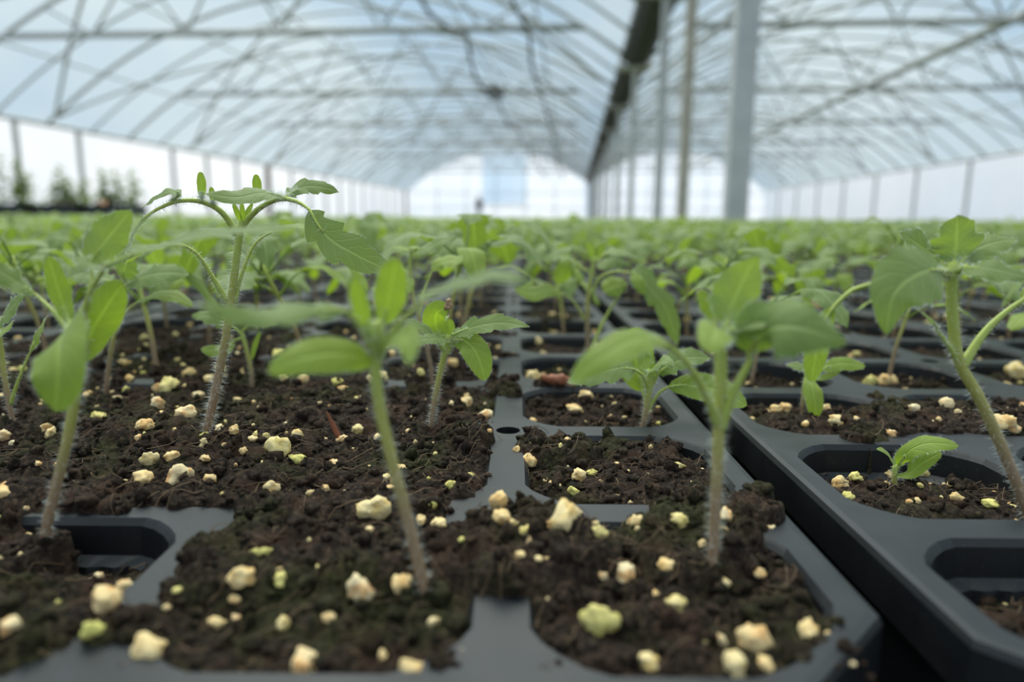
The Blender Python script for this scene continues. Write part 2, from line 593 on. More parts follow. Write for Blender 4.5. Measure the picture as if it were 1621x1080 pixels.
def make_post(name, x, y, w, ztop, mat, label, group, cat='post'):
    c = G([[x, y, 0]])[0]
    root = empty(name, c, -GA)
    b = Bag()
    b.add(*box(-w/2, w/2, -w/2, w/2, 0.008, ztop))
    link('shaft', b.data('shaft', mat, False), root)
    b = Bag().add(*box(-w*0.9, w*0.9, -w*0.9, w*0.9, 0.0, 0.012))
    link('base_plate', b.data('base_plate', mat, False), root)
    tag(root, label, cat, group)
    return root


POSTS = []
ORD = ['', 'first', 'second', 'third', 'fourth', 'fifth', 'sixth', 'seventh', 'eighth', 'ninth', 'tenth', 'eleventh', 'twelfth']
for k, y in enumerate(posts_y):
    if y < 2.0: continue
    w = 0.135 if k == 2 else 0.10
    make_post('gutter_post', XM, y, w, zg - 0.13, M['steel'],
              'thick square galvanised post standing first in the row under the gutter' if k == 2 else 'slim galvanised post under the gutter, ' + ORD[k - 2] + ' along from the thick one',
              'posts under the gutter')
    POSTS.append((XM, y))
make_post('wooden_pole', XM + 0.0, 7.0, 0.095, zg - 0.13, M['wood'], 'weathered tan wooden pole between the first two gutter posts', None, 'pole')
POSTS.append((XM, 7.0))

# side walls
def side_wall(name, x, ztop, ylist, brown, label):
    w = link(name, None)
    tag(w, label, None, None, 'structure')
    V = np.array([[x, y, z] for y in (YN, YF) for z in (0.0, ztop + 0.04)])
    link('wall_film', mesh_data('wall_film', G(V), np.array([[0, 1, 3, 2]]), M['wallfilm'], None, False), w)
    xi = x + (0.05 if x < 0 else -0.05)
    gtube('eave_pipe', [[xi, YN, ztop], [xi, YF, ztop]], 0.05, M['tubing'], w, 8)
    gtube('base_rail', [[xi, YN, 0.12], [xi, YF, 0.12]], 0.03, M['tubing'], w, 6)
    for y in ylist:
        gbox('wall_post', (xi - 0.045, xi + 0.045, y - 0.045, y + 0.045, 0, ztop), M['tubing'], w)
    for y in brown:
        gbox('wall_post', (xi - 0.09, xi + 0.09, y - 0.09, y + 0.09, 0, ztop), M['darkwood'], w)


side_wall('wall_left', XL, ZL, [8.5, 10.6, 12.7, 14.8, 16.8, 20.9, 22.9, 25.0] + [30.0 + 2.1 * k for k in range(10)], [27.6, 51.0],
          'white plastic film side wall with slim uprights')
side_wall('wall_right', XR, ZR, [14.4, 18.15] + [21.9 + 3.75 * k for k in range(8)], [20.7], 'white plastic film side wall with wide-spaced uprights')

# far gable ends
wb = link('wall_back', None)
tag(wb, 'white film gable end wall with slim mullions', None, None, 'structure')
for si, sp in enumerate(SPANS):
    n = 40
    s = np.linspace(0, 1, n + 1)
    top = roof_pt(sp, s, YF, -0.03)
    bot = top.copy(); bot[:, 2] = 0.0
    keep = [i for i in range(n) if not (si == 0 and 17 <= i < 27)]
    V = np.concatenate([bot, top])
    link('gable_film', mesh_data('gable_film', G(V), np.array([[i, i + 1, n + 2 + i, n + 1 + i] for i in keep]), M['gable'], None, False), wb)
    for q in range(1, 6):
        t = roof_pt(sp, np.array([q / 6]), YF - 0.06)[0]
        gtube('mullion', [[t[0], t[1], 0], t], 0.035, M['tubing'], wb)
    for z in (1.0, 2.1):
        gtube('gable_rail', [[sp[0], YF - 0.06, z], [sp[1], YF - 0.06, z]], 0.035, M['tubing'], wb)
    if si == 0:
        win = tag(link('window_1', None), 'bluish clear panel in the far gable', None, None, 'structure')
        idx = list(range(17, 28))
        V2 = np.concatenate([[[top[i][0], YF, 1.3] for i in idx], top[idx]])
        k = len(idx)
        link('pane', mesh_data('pane', G(V2), np.array([[i, i + 1, k + 1 + i, k + i] for i in range(k - 1)]), M['pane'], None, False), win)
        V3 = np.concatenate([[[top[i][0], YF, 0.0] for i in idx], [[top[i][0], YF, 1.3] for i in idx]])
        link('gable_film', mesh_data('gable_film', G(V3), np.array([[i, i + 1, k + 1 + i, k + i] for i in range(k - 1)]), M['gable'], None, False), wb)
        gtube('window_frame', [[top[17][0], YF - .06, 1.3], [top[27][0], YF - .06, 1.3]], 0.04, M['steel'], win)

# ------------------------------------------------------------------ trays
P = 0.05
NC, NR = 5, 10
EDGE = 0.0015
TW, TL = NC * P + 2 * EDGE, NR * P + 2 * EDGE
TPX, TPY = TW + 0.0065, TL + 0.010
BAR = 0.0076


def make_tray_mesh():
    V, F = [], []

    def add_ring(pts):
        b = len(V)
        V.extend(pts)
        return list(range(b, b + len(pts)))

    def bridge(a, b):
        n = len(a)
        for i in range(n):
            F.append([a[i], a[(i + 1) % n], b[(i + 1) % n], b[i]])
    NS = 8

    def opening(cx, cy, inset, z, cut0, rip=0.0, big=(0, 0, 0, 0)):
        h = P / 2 - BAR / 2 - inset
        pts = []
        for c in range(4):
            cut = cut0 + big[c]
            cutn = cut0 + big[(c + 1) % 4]
            a0 = c * math.pi / 2
            sx, sy = [(1, 1), (-1, 1), (-1, -1), (1, -1)][c]
            for q in range(5):
                th = a0 + q / 4 * math.pi / 2
                ax, ay = math.cos(th), math.sin(th)
                ex = h - cut + cut * abs(ax)
                ey = h - cut + cut * abs(ay)
                # flatten the arc towards a chamfer
                if q == 2:
                    ex -= cut * 0.10; ey -= cut * 0.10
                elif q in (1, 3):
                    ex -= cut * 0.07; ey -= cut * 0.07
                pts.append((cx + sx * ex, cy + sy * ey, z))
            # straight side towards the next corner
            nx, ny = [(-1, 1), (-1, -1), (1, -1), (1, 1)][c]
            p0 = np.array(pts[-1])
            if c in (0, 2): p1 = np.array([cx + nx * (h - cutn), cy + sy * h, z])
            else: p1 = np.array([cx + sx * h, cy + ny * (h - cutn), z])
            nv = np.array([0, -sy, 0]) if c in (0, 2) else np.array([-sx, 0, 0])
            for q in range(1, NS):
                w = p0 + (p1 - p0) * q / NS + nv * (rip if q % 2 else 0)
                pts.append(tuple(w))
        return pts

    def tile(cx, cy, kinds):
        pts = []
        H = P / 2
        for c in range(4):
            sx, sy = [(1, 1), (-1, 1), (-1, -1), (1, -1)][c]
            X, Y = cx + sx * H, cy + sy * H
            k = kinds[c]
            e1 = e2 = 0.0180 if k == 'chamfer' else 0.0105
            first_x = c in (0, 2)      # ring runs counter-clockwise: corner 0 comes up the right side
            A = (X, Y - sy * e1) if first_x else (X - sx * e1, Y)
            B = (X - sx * e2, Y) if first_x else (X, Y - sy * e2)
            if k == 'chamfer':
                five = [np.array(A) + (np.array(B) - np.array(A)) * t for t in (0, .25, .5, .75, 1)]
            elif k == 'hole':
                r = 0.0031
                five = []
                for q in range(5):
                    th = q / 4 * math.pi / 2
                    dx, dy = (math.sin(th), math.cos(th)) if first_x else (math.cos(th), math.sin(th))
                    five.append((X - sx * r * dx, Y - sy * r * dy))
            else:
                A2 = (X, Y - sy * 0.004) if first_x else (X - sx * 0.004, Y)
                B2 = (X - sx * 0.004, Y) if first_x else (X, Y - sy * 0.004)
                five = [A, A2, (X, Y), B2, B]
            pts += [(float(p[0]), float(p[1]), DECK) for p in five]
            p0 = np.array(pts[-1])
            nsx, nsy = [(-1, 1), (-1, -1), (1, -1), (1, 1)][c]
            nk = kinds[(c + 1) % 4]
            off = {'hole': 0.0031, 'chamfer': 0.0180}.get(nk, 0.0105)
            Xn, Yn = cx + nsx * H, cy + nsy * H
            p1 = np.array([Xn - nsx * off, Yn, DECK]) if c in (0, 2) else np.array([Xn, Yn - nsy * off, DECK])
            for q in range(1, NS):
                pts.append(tuple(p0 + (p1 - p0) * q / NS))
        return pts
    for r in range(NR):
        for c in range(NC):
            cx, cy = (c - (NC - 1) / 2) * P, EDGE + (r + 0.5) * P
            kinds = []
            for (sx, sy) in [(1, 1), (-1, 1), (-1, -1), (1, -1)]:
                gi, gj = c + (1 if sx > 0 else 0), r + (1 if sy > 0 else 0)
                ex, ey = gi in (0, NC), gj in (0, NR)
                if ex and ey: kinds.append('chamfer')
                elif not ex and not ey and gi % 2 == 0 and gj % 2 == 0: kinds.append('hole')
                else: kinds.append('plain')
            t = add_ring(tile(cx, cy, kinds))
            big = [0.0065 if kd == 'chamfer' else 0.0 for kd in kinds]
            o = add_ring(opening(cx, cy, 0.0, DECK, 0.0095, 0.0, big))
            bridge(t, o)
            prev = o
            for inset, dz, cut, rip in ((0.0003, 0.0004, 0.0095, 0), (0.0009, 0.0012, 0.0093, 0), (0.0014, 0.0065, 0.009, 0), (0.0030, 0.0078, 0.009, 0.0005), (0.0034, 0.0100, 0.009, 0.0009), (0.0095, 0.0560, 0.006, 0.0005)):
                nx = add_ring(opening(cx, cy, inset, DECK - dz, cut, rip, big))
                bridge(prev, nx)
                prev = nx
            F.append(prev)
    # drain tube walls in the junction holes
    for gi in range(1, NC):
        for gj in range(1, NR):
            if gi % 2 == 0 and gj % 2 == 0:
                cx, cy = (gi - NC / 2) * P, EDGE + gj * P
                a = add_ring([(cx + 0.0031 * math.cos(t), cy + 0.0031 * math.sin(t), DECK) for t in np.linspace(0, 2*math.pi, 16, endpoint=False)])
                b = add_ring([(cx + 0.0027 * math.cos(t), cy + 0.0027 * math.sin(t), DECK - 0.012) for t in np.linspace(0, 2*math.pi, 16, endpoint=False)])
                bridge(a, b)
    # outer lip and skirt
    def outline(off, z):
        hx, y0, y1 = NC * P / 2 + off, EDGE - off, EDGE + NR * P + off
        c = 0.0180 + off * 0.4
        pts2 = [(hx, y0 + c), (hx, y1 - c), (hx - c, y1), (-hx + c, y1), (-hx, y1 - c), (-hx, y0 + c), (-hx + c, y0), (hx - c, y0)]
        return [(x, y, z) for x, y in pts2]
    prev = add_ring(outline(0, DECK))
    for off, dz in ((0.0012, 0.0002), (0.0017, 0.0012), (0.0018, 0.0085), (0.0006, 0.0088), (-0.0030, 0.0140), (-0.0060, 0.0590)):
        nx = add_ring(outline(off, DECK - dz))
        bridge(prev, nx)
        prev = nx
    F.append(prev)
    me = mesh_data('seedling_tray', np.array(V), F, M['plastic'], None, False)
    return me


tray_me = make_tray_mesh()
AX, AY = 0.050 - TW / 2, 0.068


def tray_pos(n, mrow):
    ox = AX + n * TPX + (0.0025 if n >= 1 else 0.0)
    jy = {0: 0.0, 1: -0.0052, -1: 0.004, 2: 0.006}.get(n, 0.006 * math.sin(n * 2.3))
    return ox, AY + mrow * TPY + jy


def in_view(x, y, z=DECK, mx=160):
    if y < 0.02: return False
    u, v = project((x, y, z))
    return -mx < u < 1621 + mx


CRATES = []
for q, (px, Zc) in enumerate([(-5, 4.0), (78, 4.0), (158, 4.0)]):
    c = G([[(px - 905) / 1100 * Zc, Zc, 0]])[0]
    CRATES.append(c)


def blocked(x, y, r):
    for (gx, gy) in POSTS:
        p = G([[gx, gy, 0]])[0]
        if abs(p[0] - x) < r + 0.10 and abs(p[1] - y) < r + 0.10:
            return True
    for c in CRATES:
        if abs(c[0] - x) < r + 0.16 and abs(c[1] - y) < r + 0.20:
            return True
    return False


NEAR_Y = 3.3
trays = []
for mrow in range(0, 7):
    for n in range(-12, 13):
        ox, oy = tray_pos(n, mrow)
        corners = [(ox + sx * TW / 2, oy + t * TL) for sx in (-1, 1) for t in (0.0, .5, 1)]
        if not any(in_view(x, y, DECK, 420) for x, y in corners): continue
        if any(abs(G([[gx, gy, 0]])[0][0] - ox) < TW/2 + .1 and -0.1 < G([[gx, gy, 0]])[0][1] - oy < TL + .1 for gx, gy in POSTS): continue
        if any(abs(c[0] - ox) < TW/2 + .15 and -0.2 < c[1] - oy < TL + .2 for c in CRATES): continue
        trays.append((n, mrow, ox, oy))
NUM = ['one', 'two', 'three', 'four', 'five', 'six', 'seven', 'eight', 'nine', 'ten']
NTH = ['first', 'second', 'third', 'fourth', 'fifth', 'sixth', 'seventh', 'eighth', 'ninth', 'tenth', 'eleventh', 'twelfth', 'thirteenth', 'fourteenth']


def tray_where(n, mrow):
    side, k = ('left', -n) if n <= 0 else ('right', n - 1)
    return NTH[mrow] + ' along the ' + NTH[k] + ' tray row ' + side + ' of the gap'


for (n, mrow, ox, oy) in trays:
    o = link('seedling_tray', tray_me)
    o.location = (ox, oy, 0)
    if (n, mrow) == (0, 0):
        tag(o, 'dark grey plug tray overflowing with peat, left of the black gap', 'tray', 'plug trays')
    elif (n, mrow) == (1, 0):
        tag(o, 'dark grey plug tray with half-empty cells, right of the black gap', 'tray', 'plug trays')
    else:
        tag(o, 'dark plug tray, ' + tray_where(n, mrow), 'tray', 'plug trays')
TRAYSET = {(n, mr) for n, mr, _, _ in trays}

# ------------------------------------------------------------------ soil
class Soil:
    """height field in world coordinates; z relative to the tray tops"""
    def __init__(self, x0, x1, y0, y1, step):
        self.x0, self.y0, self.step = x0, y0, step
        self.nx, self.ny = int(round((x1 - x0) / step)) + 1, int(round((y1 - y0) / step)) + 1
        self.X, self.Y = np.meshgrid(x0 + np.arange(self.nx) * step, y0 + np.arange(self.ny) * step)
        self.H = np.full(self.X.shape, -0.006)

    def blur(self, r):
        k = max(1, int(round(r / self.step)))
        for _ in range(2):
            for ax in (0, 1):
                A = np.concatenate([np.repeat(self.H.take([0], ax), k + 1, ax), self.H, np.repeat(self.H.take([-1], ax), k, ax)], ax)
                C = np.cumsum(A, ax)
                n = self.H.shape[ax]
                hi, lo = np.arange(n) + 2 * k + 1, np.arange(n)
                self.H = (C.take(hi, ax) - C.take(lo, ax)) / (2 * k + 1)

    def rect(self, x0, x1, y0, y1, h):
        mk = (self.X >= x0) & (self.X <= x1) & (self.Y >= y0) & (self.Y <= y1)
        self.H[mk] = h if not callable(h) else h(self.X[mk], self.Y[mk])

    def blob(self, cx, cy, rx, ry, h):
        """heap: raise to at least h with a soft shoulder"""
        d = ((self.X - cx) / rx) ** 2 + ((self.Y - cy) / ry) ** 2
        w = np.clip(1.6 - d, 0, 1)
        w = w * w * (3 - 2 * w)
        self.H = np.maximum(self.H, self.H * (1 - w) + h * w)

    def crumble(self, n, rmin, rmax, seed, amp=1.0):
        x, y = self.X, self.Y
        self.H += amp * (0.0013 * noise2(x / 0.011, y / 0.011, seed) + 0.0011 * noise2(x / 0.005, y / 0.005, seed + 1))
        rg = np.random.default_rng(seed)
        st = self.step
        R = rmin + (rmax - rmin) * rg.random(n) ** 2.6
        cx = self.x0 + rg.random(n) * (self.nx - 1) * st
        cy = self.y0 + rg.random(n) * (self.ny - 1) * st
        B = self.H.copy()
        for r, a, b in zip(R, cx, cy):
            i0, i1 = max(0, int((a - r - self.x0) / st)), min(self.nx, int((a + r - self.x0) / st) + 2)
            j0, j1 = max(0, int((b - r - self.y0) / st)), min(self.ny, int((b + r - self.y0) / st) + 2)
            if i1 <= i0 or j1 <= j0: continue
            xx, yy = self.X[j0:j1, i0:i1] - a, self.Y[j0:j1, i0:i1] - b
            d2 = (xx * xx + yy * yy) / (r * r)
            base = B[min(j0 + (j1-j0)//2, self.ny-1), min(i0 + (i1-i0)//2, self.nx-1)]
            bump_ = base - 0.35 * r + np.sqrt(np.clip(1 - d2, 0, 1)) * r * 0.95
            self.H[j0:j1, i0:i1] = np.where(d2 < 1, np.maximum(self.H[j0:j1, i0:i1], bump_), self.H[j0:j1, i0:i1])
        r1 = noise2(x / 0.0021, y / 0.0021, seed + 2)
        r2 = noise2(x / 0.0011, y / 0.0011, seed + 3)
        self.H += amp * (0.00075 * (np.abs(r1) * 2 - 0.5) + 0.00055 * r2)

    def z(self, x, y):
        fx, fy = np.clip((x - self.x0) / self.step, 0, self.nx - 1.001), np.clip((y - self.y0) / self.step, 0, self.ny - 1.001)
        i, j = int(fx), int(fy)
        u, v = fx - i, fy - j
        H = self.H
        return DECK + float((H[j, i] * (1-u) + H[j, i+1] * u) * (1-v) + (H[j+1, i] * (1-u) + H[j+1, i+1] * u) * v)

    def hit(self, px, py):
        """where the sight line through a photo pixel meets the soil"""
        d = D0 + RV * ((px - 810.5) / FPX) - UV_ * ((py - 540.0) / FPX)
        for z in np.linspace(0.006, -0.014, 81):
            t = (DECK + z - CAM[2]) / d[2]
            p = CAM + d * t
            if self.z(p[0], p[1]) >= p[2]:
                return p
        return p

    def mesh(self, name, loc=(0, 0, 0), clip=None):
        V = np.stack([self.X - loc[0], self.Y - loc[1], self.H + DECK - loc[2]], -1).reshape(-1, 3)
        i, j = np.meshgrid(np.arange(self.nx - 1), np.arange(self.ny - 1))
        a = (j * self.nx + i).ravel()
        F = np.stack([a, a + 1, a + self.nx + 1, a + self.nx], 1)
        if clip is not None:
            F = F[clip(self.X, self.Y)[:-1, :-1].ravel()]
        return mesh_data(name, V, F, M['soil'], None, True)


def bx_(c):      # x of the long bar left of column c, counted from the right rim of tray A
    return 0.0485 - (c + 1) * P


def by_(r, f=AY):
    return f + EDGE + r * P


def cut_corners(ox, oy):
    def fn(X, Y):
        dx = TW / 2 - np.abs(X - ox)
        dy = np.minimum(Y - oy, oy + TL - Y)
        return (dx + dy > 0.0225) & (dx > 0.001) & (dy > 0.001)
    return fn


hb = BAR / 2
# --- tray A, front part
sA = Soil(-0.2035, 0.0495, AY + 0.0005, by_(5), 0.00058)
fills = {(0, 0): -0.0012, (0, 1): -0.0008, (0, 2): -0.004, (1, 0): -0.0030, (1, 1): 0.0004, (1, 2): 0.0012, (2, 0): -0.0035, (2, 1): -0.0010, (2, 2): -0.0005,
         (3, 0): -0.0045, (3, 1): -0.0030, (3, 2): -0.0015, (4, 0): -0.005, (4, 1): -0.004}
for r in range(5):
    for c in range(5):
        f = fills.get((r, c), -0.002)
        x0, x1 = bx_(c) + hb, bx_(c) + P - hb
        y0, y1 = by_(r) + hb, by_(r + 1) - hb
        if (r, c) == (0, 2):
            f = lambda X, Y, y0=y0, x0=x0: np.maximum(np.interp(Y - y0, [0, 0.020, 0.032, 0.043], [0.001, -0.001, -0.007, -0.011]), np.interp(X - x0, [0.009, 0.019], [0.0010, -0.011]))
        if (r, c) == (1, 0):
            f = lambda X, Y, y0=y0: np.interp(Y - y0, [0, 0.012, 0.030, 0.043], [-0.0025, -0.002, -0.0025, -0.0045])
        sA.rect(x0, x1, y0, y1, f)
# soil spilled over bars
sA.rect(bx_(0) + P - 0.022, 0.047, by_(1) - hb - 0.001, by_(1) + hb + 0.002, 0.0012)
sA.rect(bx_(0) - hb, bx_(0) + hb, by_(0) + 0.021, by_(1) - hb - 0.001, 0.0022)
sA.rect(bx_(1) + 0.0005, bx_(0) - 0.010, by_(1) - hb - 0.001, by_(1) + hb + 0.001, 0.0016)
sA.rect(bx_(1) - hb - 0.012, bx_(1) + hb, by_(0) + 0.010, by_(0) + 0.0185, 0.0012)
sA.rect(bx_(3), bx_(1) - 0.018, by_(1) - hb, by_(1) + hb + 0.001, 0.0014)
sA.rect(bx_(1) - 0.020, bx_(1) + 0.004, by_(1) + 0.0, by_(1) + hb + 0.001, 0.0014)
sA.rect(bx_(4), bx_(1) + 0.020, by_(2) - hb - 0.001, by_(2) + hb + 0.001, 0.0012)
sA.rect(bx_(1) + 0.022, bx_(0) - 0.014, by_(2) - hb - 0.001, by_(2) + hb + 0.001, 0.0014)
sA.rect(bx_(1) - hb, bx_(1) + hb, by_(1) + hb, by_(3) - 0.004, 0.0018)
sA.rect(bx_(2) - hb, bx_(2) + hb, by_(1), by_(3), 0.0016)
sA.rect(bx_(0) - hb, bx_(0) + hb, by_(2) + 0.034, by_(3) - hb, 0.0010)
sA.rect(bx_(0) + 0.006, bx_(0) + 0.030, by_(3) - hb, by_(3) + hb, 0.0012)
sA.rect(bx_(1) + 0.018, bx_(1) + 0.033, by_(3) - hb, by_(3) + hb, 0.0014)
sA.rect(bx_(2) + 0.016, bx_(1) - 0.0, by_(3) - hb, by_(3) + hb, 0.0014)
sA.rect(bx_(4), bx_(1) + 0.03, by_(4) - hb, by_(4) + hb, 0.0012)
sA.rect(bx_(1) - hb, bx_(1) + hb, by_(3), by_(5), 0.0012)
for r in range(1, 5):
    for c in range(0, 5):
        if c >= 1 and r >= 1:
            gaps = {(1, 1): [(0.019, 0.024)], (2, 1): [(0.010, 0.016), (0.034, 0.041)], (2, 2): [(0.024, 0.029)]}.get((r, c), [(0.008 + 0.02 * ((r * 3 + c) % 2), 0.014 + 0.02 * ((r * 3 + c) % 2))] if r >= 2 else [])
            x = bx_(c) - hb
            for ga, gb in gaps + [(P + 2 * hb, 0)]:
                if ga > x - bx_(c):
                    sA.rect(x, bx_(c) + ga - (hb if ga > P else 0), by_(r + 1) - hb - 0.0005, by_(r + 1) + hb + 0.0005, 0.0013)
                x = bx_(c) + gb
        if c >= 1:
            sA.rect(bx_(c) - hb, bx_(c) + hb, by_(r) + hb, by_(r + 1) - hb, 0.0014)
sA.rect(bx_(0) - 0.009, bx_(0) + 0.012, by_(2) - hb - 0.002, by_(2) + hb, -0.006)
sA.blur(0.0013)
# heaps
for cx, cy, rx, ry, h in ((bx_(0) + 0.004, by_(1) - 0.016, 0.012, 0.012, 0.0042), (bx_(0) - 0.016, by_(1) - 0.02, 0.010, 0.008, 0.0030),
                          (bx_(0) + 0.011, by_(2) - 0.013, 0.010, 0.008, 0.0012), (bx_(0) + 0.031, by_(2) - 0.010, 0.010, 0.007, -0.0010),
                          (bx_(0) - 0.008, by_(2) - 0.009, 0.005, 0.005, 0.0030), (bx_(0) + 0.030, by_(1) - 0.012, 0.011, 0.011, 0.0024),
                          (0.045, by_(1) + 0.001, 0.0045, 0.006, 0.0026), (bx_(1) + 0.018, by_(2) + 0.010, 0.02, 0.012, 0.0022),
                          (bx_(2) + 0.02, by_(2) - 0.008, 0.02, 0.012, 0.0028), (bx_(1) + 0.012, by_(0) + 0.030, 0.012, 0.010, 0.0022),
                          (bx_(2) + 0.012, by_(0) + 0.012, 0.02, 0.012, 0.0020), (bx_(1) - 0.006, by_(2) + 0.02, 0.02, 0.015, 0.0022)):
    sA.blob(cx, cy, rx, ry, h)
g = ground(72, 850, DECK - 0.001)
sA.blob(g[0] - 0.003, g[1] - 0.002, 0.006, 0.006, -0.0015)
sA.crumble(9000, 0.0005, 0.0030, 11)
oA = link('potting_soil', sA.mesh('potting_soil', (0, 0, 0), cut_corners(AX, AY)))
tag(oA, 'dark brown mossy peat spilling over the bars of the tray', 'soil', None, 'stuff')

# --- tray B, front part
BX, BY = tray_pos(1, 0)
b0 = BX - NC * P / 2
sB = Soil(BX - TW / 2 + 0.001, BX - TW / 2 + 0.205, BY + 0.0005, by_(5, BY), 0.00068)
fB = {(0, 0): -0.011, (0, 1): -0.009, (1, 0): -0.0105, (1, 1): -0.008, (2, 0): -0.002, (2, 1): -0.0010, (3, 0): -0.006, (3, 1): -0.005}
for r in range(5):
    for c in range(5):
        x0, x1 = b0 + c * P + hb, b0 + (c + 1) * P - hb
        y0, y1 = by_(r, BY) + hb, by_(r + 1, BY) - hb
        f = fB.get((r, c), -0.004)
        if (r, c) == (1, 0):
            f = lambda X, Y, y0=y0: np.interp(Y - y0, [0, 0.015, 0.030, 0.042], [-0.0045, -0.004, -0.0055, -0.0095])
        if (r, c) == (0, 0):
            f = lambda X, Y, y0=y0: np.interp(Y - y0, [0, 0.02, 0.032, 0.042], [-0.004, -0.005, -0.007, -0.012])
        if (r, c) == (2, 0):
            f = lambda X, Y, y0=y0, x0=x0: np.interp(Y - y0, [0, 0.02, 0.042], [-0.003, -0.001, -0.004]) - 0.004 * np.clip((x0 + 0.008 - X) / 0.008, 0, 1)
        sB.rect(x0, x1, y0, y1, f)
sB.rect(b0 + 1 * P - hb, b0 + 1 * P + hb, by_(2, BY) + hb, by_(3, BY) - hb, 0.0006)
sB.rect(b0 + 0.020, b0 + 0.034, by_(2, BY) - hb, by_(2, BY) + hb, 0.0012)
sB.blur(0.0012)
sB.blob(b0 + 0.036, by_(2, BY) + 0.012, 0.011, 0.008, 0.0024)
sB.blob(b0 + 0.062, by_(2, BY) + 0.018, 0.016, 0.012, 0.0022)
sB.crumble(5000, 0.0005, 0.0026, 23)
oB = link('potting_soil', sB.mesh('potting_soil', (0, 0, 0), cut_corners(BX, BY)))
tag(oB, 'crumbly dark brown peat lying low in the cells beside the gap', 'soil', None, 'stuff')

# --- one shared height field for the trays behind
sC = Soil(-TW / 2 + 0.001, TW / 2 - 0.001, 0.001, TL - 0.001, 0.0017)
rg = np.random.default_rng(5)
for r in range(NR):
    for c in range(NC):
        cx, cy = (c - 2) * P, EDGE + (r + .5) * P
        sC.rect(cx - P/2 + hb, cx + P/2 - hb, cy - P/2 + hb, cy + P/2 - hb, -0.0025 - 0.005 * rg.random())
        if rg.random() < 0.65:
            sC.rect(cx - 0.022 * rg.random(), cx + 0.022 * rg.random(), cy + P/2 - hb, cy + P/2 + hb, 0.001)
        if rg.random() < 0.5:
            sC.rect(cx + P/2 - hb, cx + P/2 + hb, cy - 0.015 * rg.random(), cy + 0.015 * rg.random(), 0.001)
sC.blur(0.0018)
sC.crumble(2500, 0.001, 0.0032, 41)
sC_me = sC.mesh('potting_soil', (0, 0, 0), cut_corners(0, 0))
for (n, mrow, ox, oy) in trays:
    if mrow == 0 and n == 0:
        sel = sC.mesh('potting_soil', (0, 0, 0), lambda X, Y: cut_corners(0, 0)(X, Y) & (Y > by_(5) - AY))
    elif mrow == 0 and n == 1:
        sel = sC.mesh('potting_soil', (0, 0, 0), lambda X, Y: cut_corners(0, 0)(X, Y) & ((Y > by_(5, BY) - BY) | (X > -TW/2 + 0.205)))
    else:
        sel = sC_me
    o = link('potting_soil', sel)
    o.location = (ox, oy, 0)
    tag(o, 'crumbly peat in the tray ' + tray_where(n, mrow), 'soil', 'peat in the rear trays', 'stuff')


def soil_z(x, y):
    """height of the soil surface under a world point"""
    if sA.x0 <= x <= 0.0495 and sA.y0 <= y <= by_(5): return sA.z(x, y)
    if sB.x0 <= x <= sB.x0 + (sB.nx-1)*sB.step and sB.y0 <= y <= by_(5, BY): return sB.z(x, y)
    n = round((x - AX) / TPX)
    ox, oy0 = tray_pos(n, 0)
    mr = math.floor((y - oy0) / TPY)
    return sC.z(x - ox, y - oy0 - mr * TPY)


# loose crumbs and fibres lying on the two front trays
def ico(sub):
    t = (1 + 5 ** .5) / 2
    V = [(-1, t, 0), (1, t, 0), (-1, -t, 0), (1, -t, 0), (0, -1, t), (0, 1, t), (0, -1, -t), (0, 1, -t), (t, 0, -1), (t, 0, 1), (-t, 0, -1), (-t, 0, 1)]
    F = [(0, 11, 5), (0, 5, 1), (0, 1, 7), (0, 7, 10), (0, 10, 11), (1, 5, 9), (5, 11, 4), (11, 10, 2), (10, 7, 6), (7, 1, 8), (3, 9, 4), (3, 4, 2), (3, 2, 6), (3, 6, 8), (3, 8, 9), (4, 9, 5), (2, 4, 11), (6, 2, 10), (8, 6, 7), (9, 8, 1)]
    V = [nrm(v) for v in V]
    for _ in range(sub):
        cache, F2 = {}, []

        def midp(a, b):
            k = (min(a, b), max(a, b))
            if k not in cache:
                V.append(nrm(V[a] + V[b]))
                cache[k] = len(V) - 1
            return cache[k]
        for a, b, c in F:
            x, y, z = midp(a, b), midp(b, c), midp(c, a)
            F2 += [(a, x, z), (b, y, x), (c, z, y), (x, y, z)]
        F = F2
    return np.array(V), np.array(F)


I1, F1 = ico(1)
I2, F2_ = ico(2)


def lump(seed, Vs, rough=0.35, freq=1.6):
    rg2 = np.random.default_rng(seed)
    o = rg2.random(3) * 50
    d = sum(noise2(Vs[:, a] * freq + o[a], Vs[:, b] * freq + o[b], seed + a) for a, b in ((0, 1), (1, 2), (2, 0)))
    d2 = sum(noise2(Vs[:, a] * freq * 2.7 + o[a], Vs[:, b] * freq * 2.7 + o[b], seed + 7 + a) for a, b in ((0, 1), (1, 2), (2, 0)))
    sc = 0.75 + 0.5 * rg2.random(3)
    return Vs * (1 + rough * d + rough * 0.6 * d2)[:, None] * sc


lumps = [lump(100 + i, I1, 0.5) for i in range(10)]


def scatter_lumps(name, pts, rads, seed, mat, label, cat):
    rg2 = np.random.default_rng(seed)
    Vs, Fs, n = [], [], 0
    for p, r in zip(pts, rads):
        a = rg2.random() * 6.283
        L = lumps[rg2.integers(10)] * r
        c, s = math.cos(a), math.sin(a)
        Vs.append(np.stack([L[:, 0] * c - L[:, 1] * s, L[:, 0] * s + L[:, 1] * c, L[:, 2]], 1) + p)
        Fs.append(F1 + n)
        n += len(I1)
    o = link(name, mesh_data(name, np.concatenate(Vs), np.concatenate(Fs), mat))
    tag(o, label, cat, None, 'stuff')
    return o


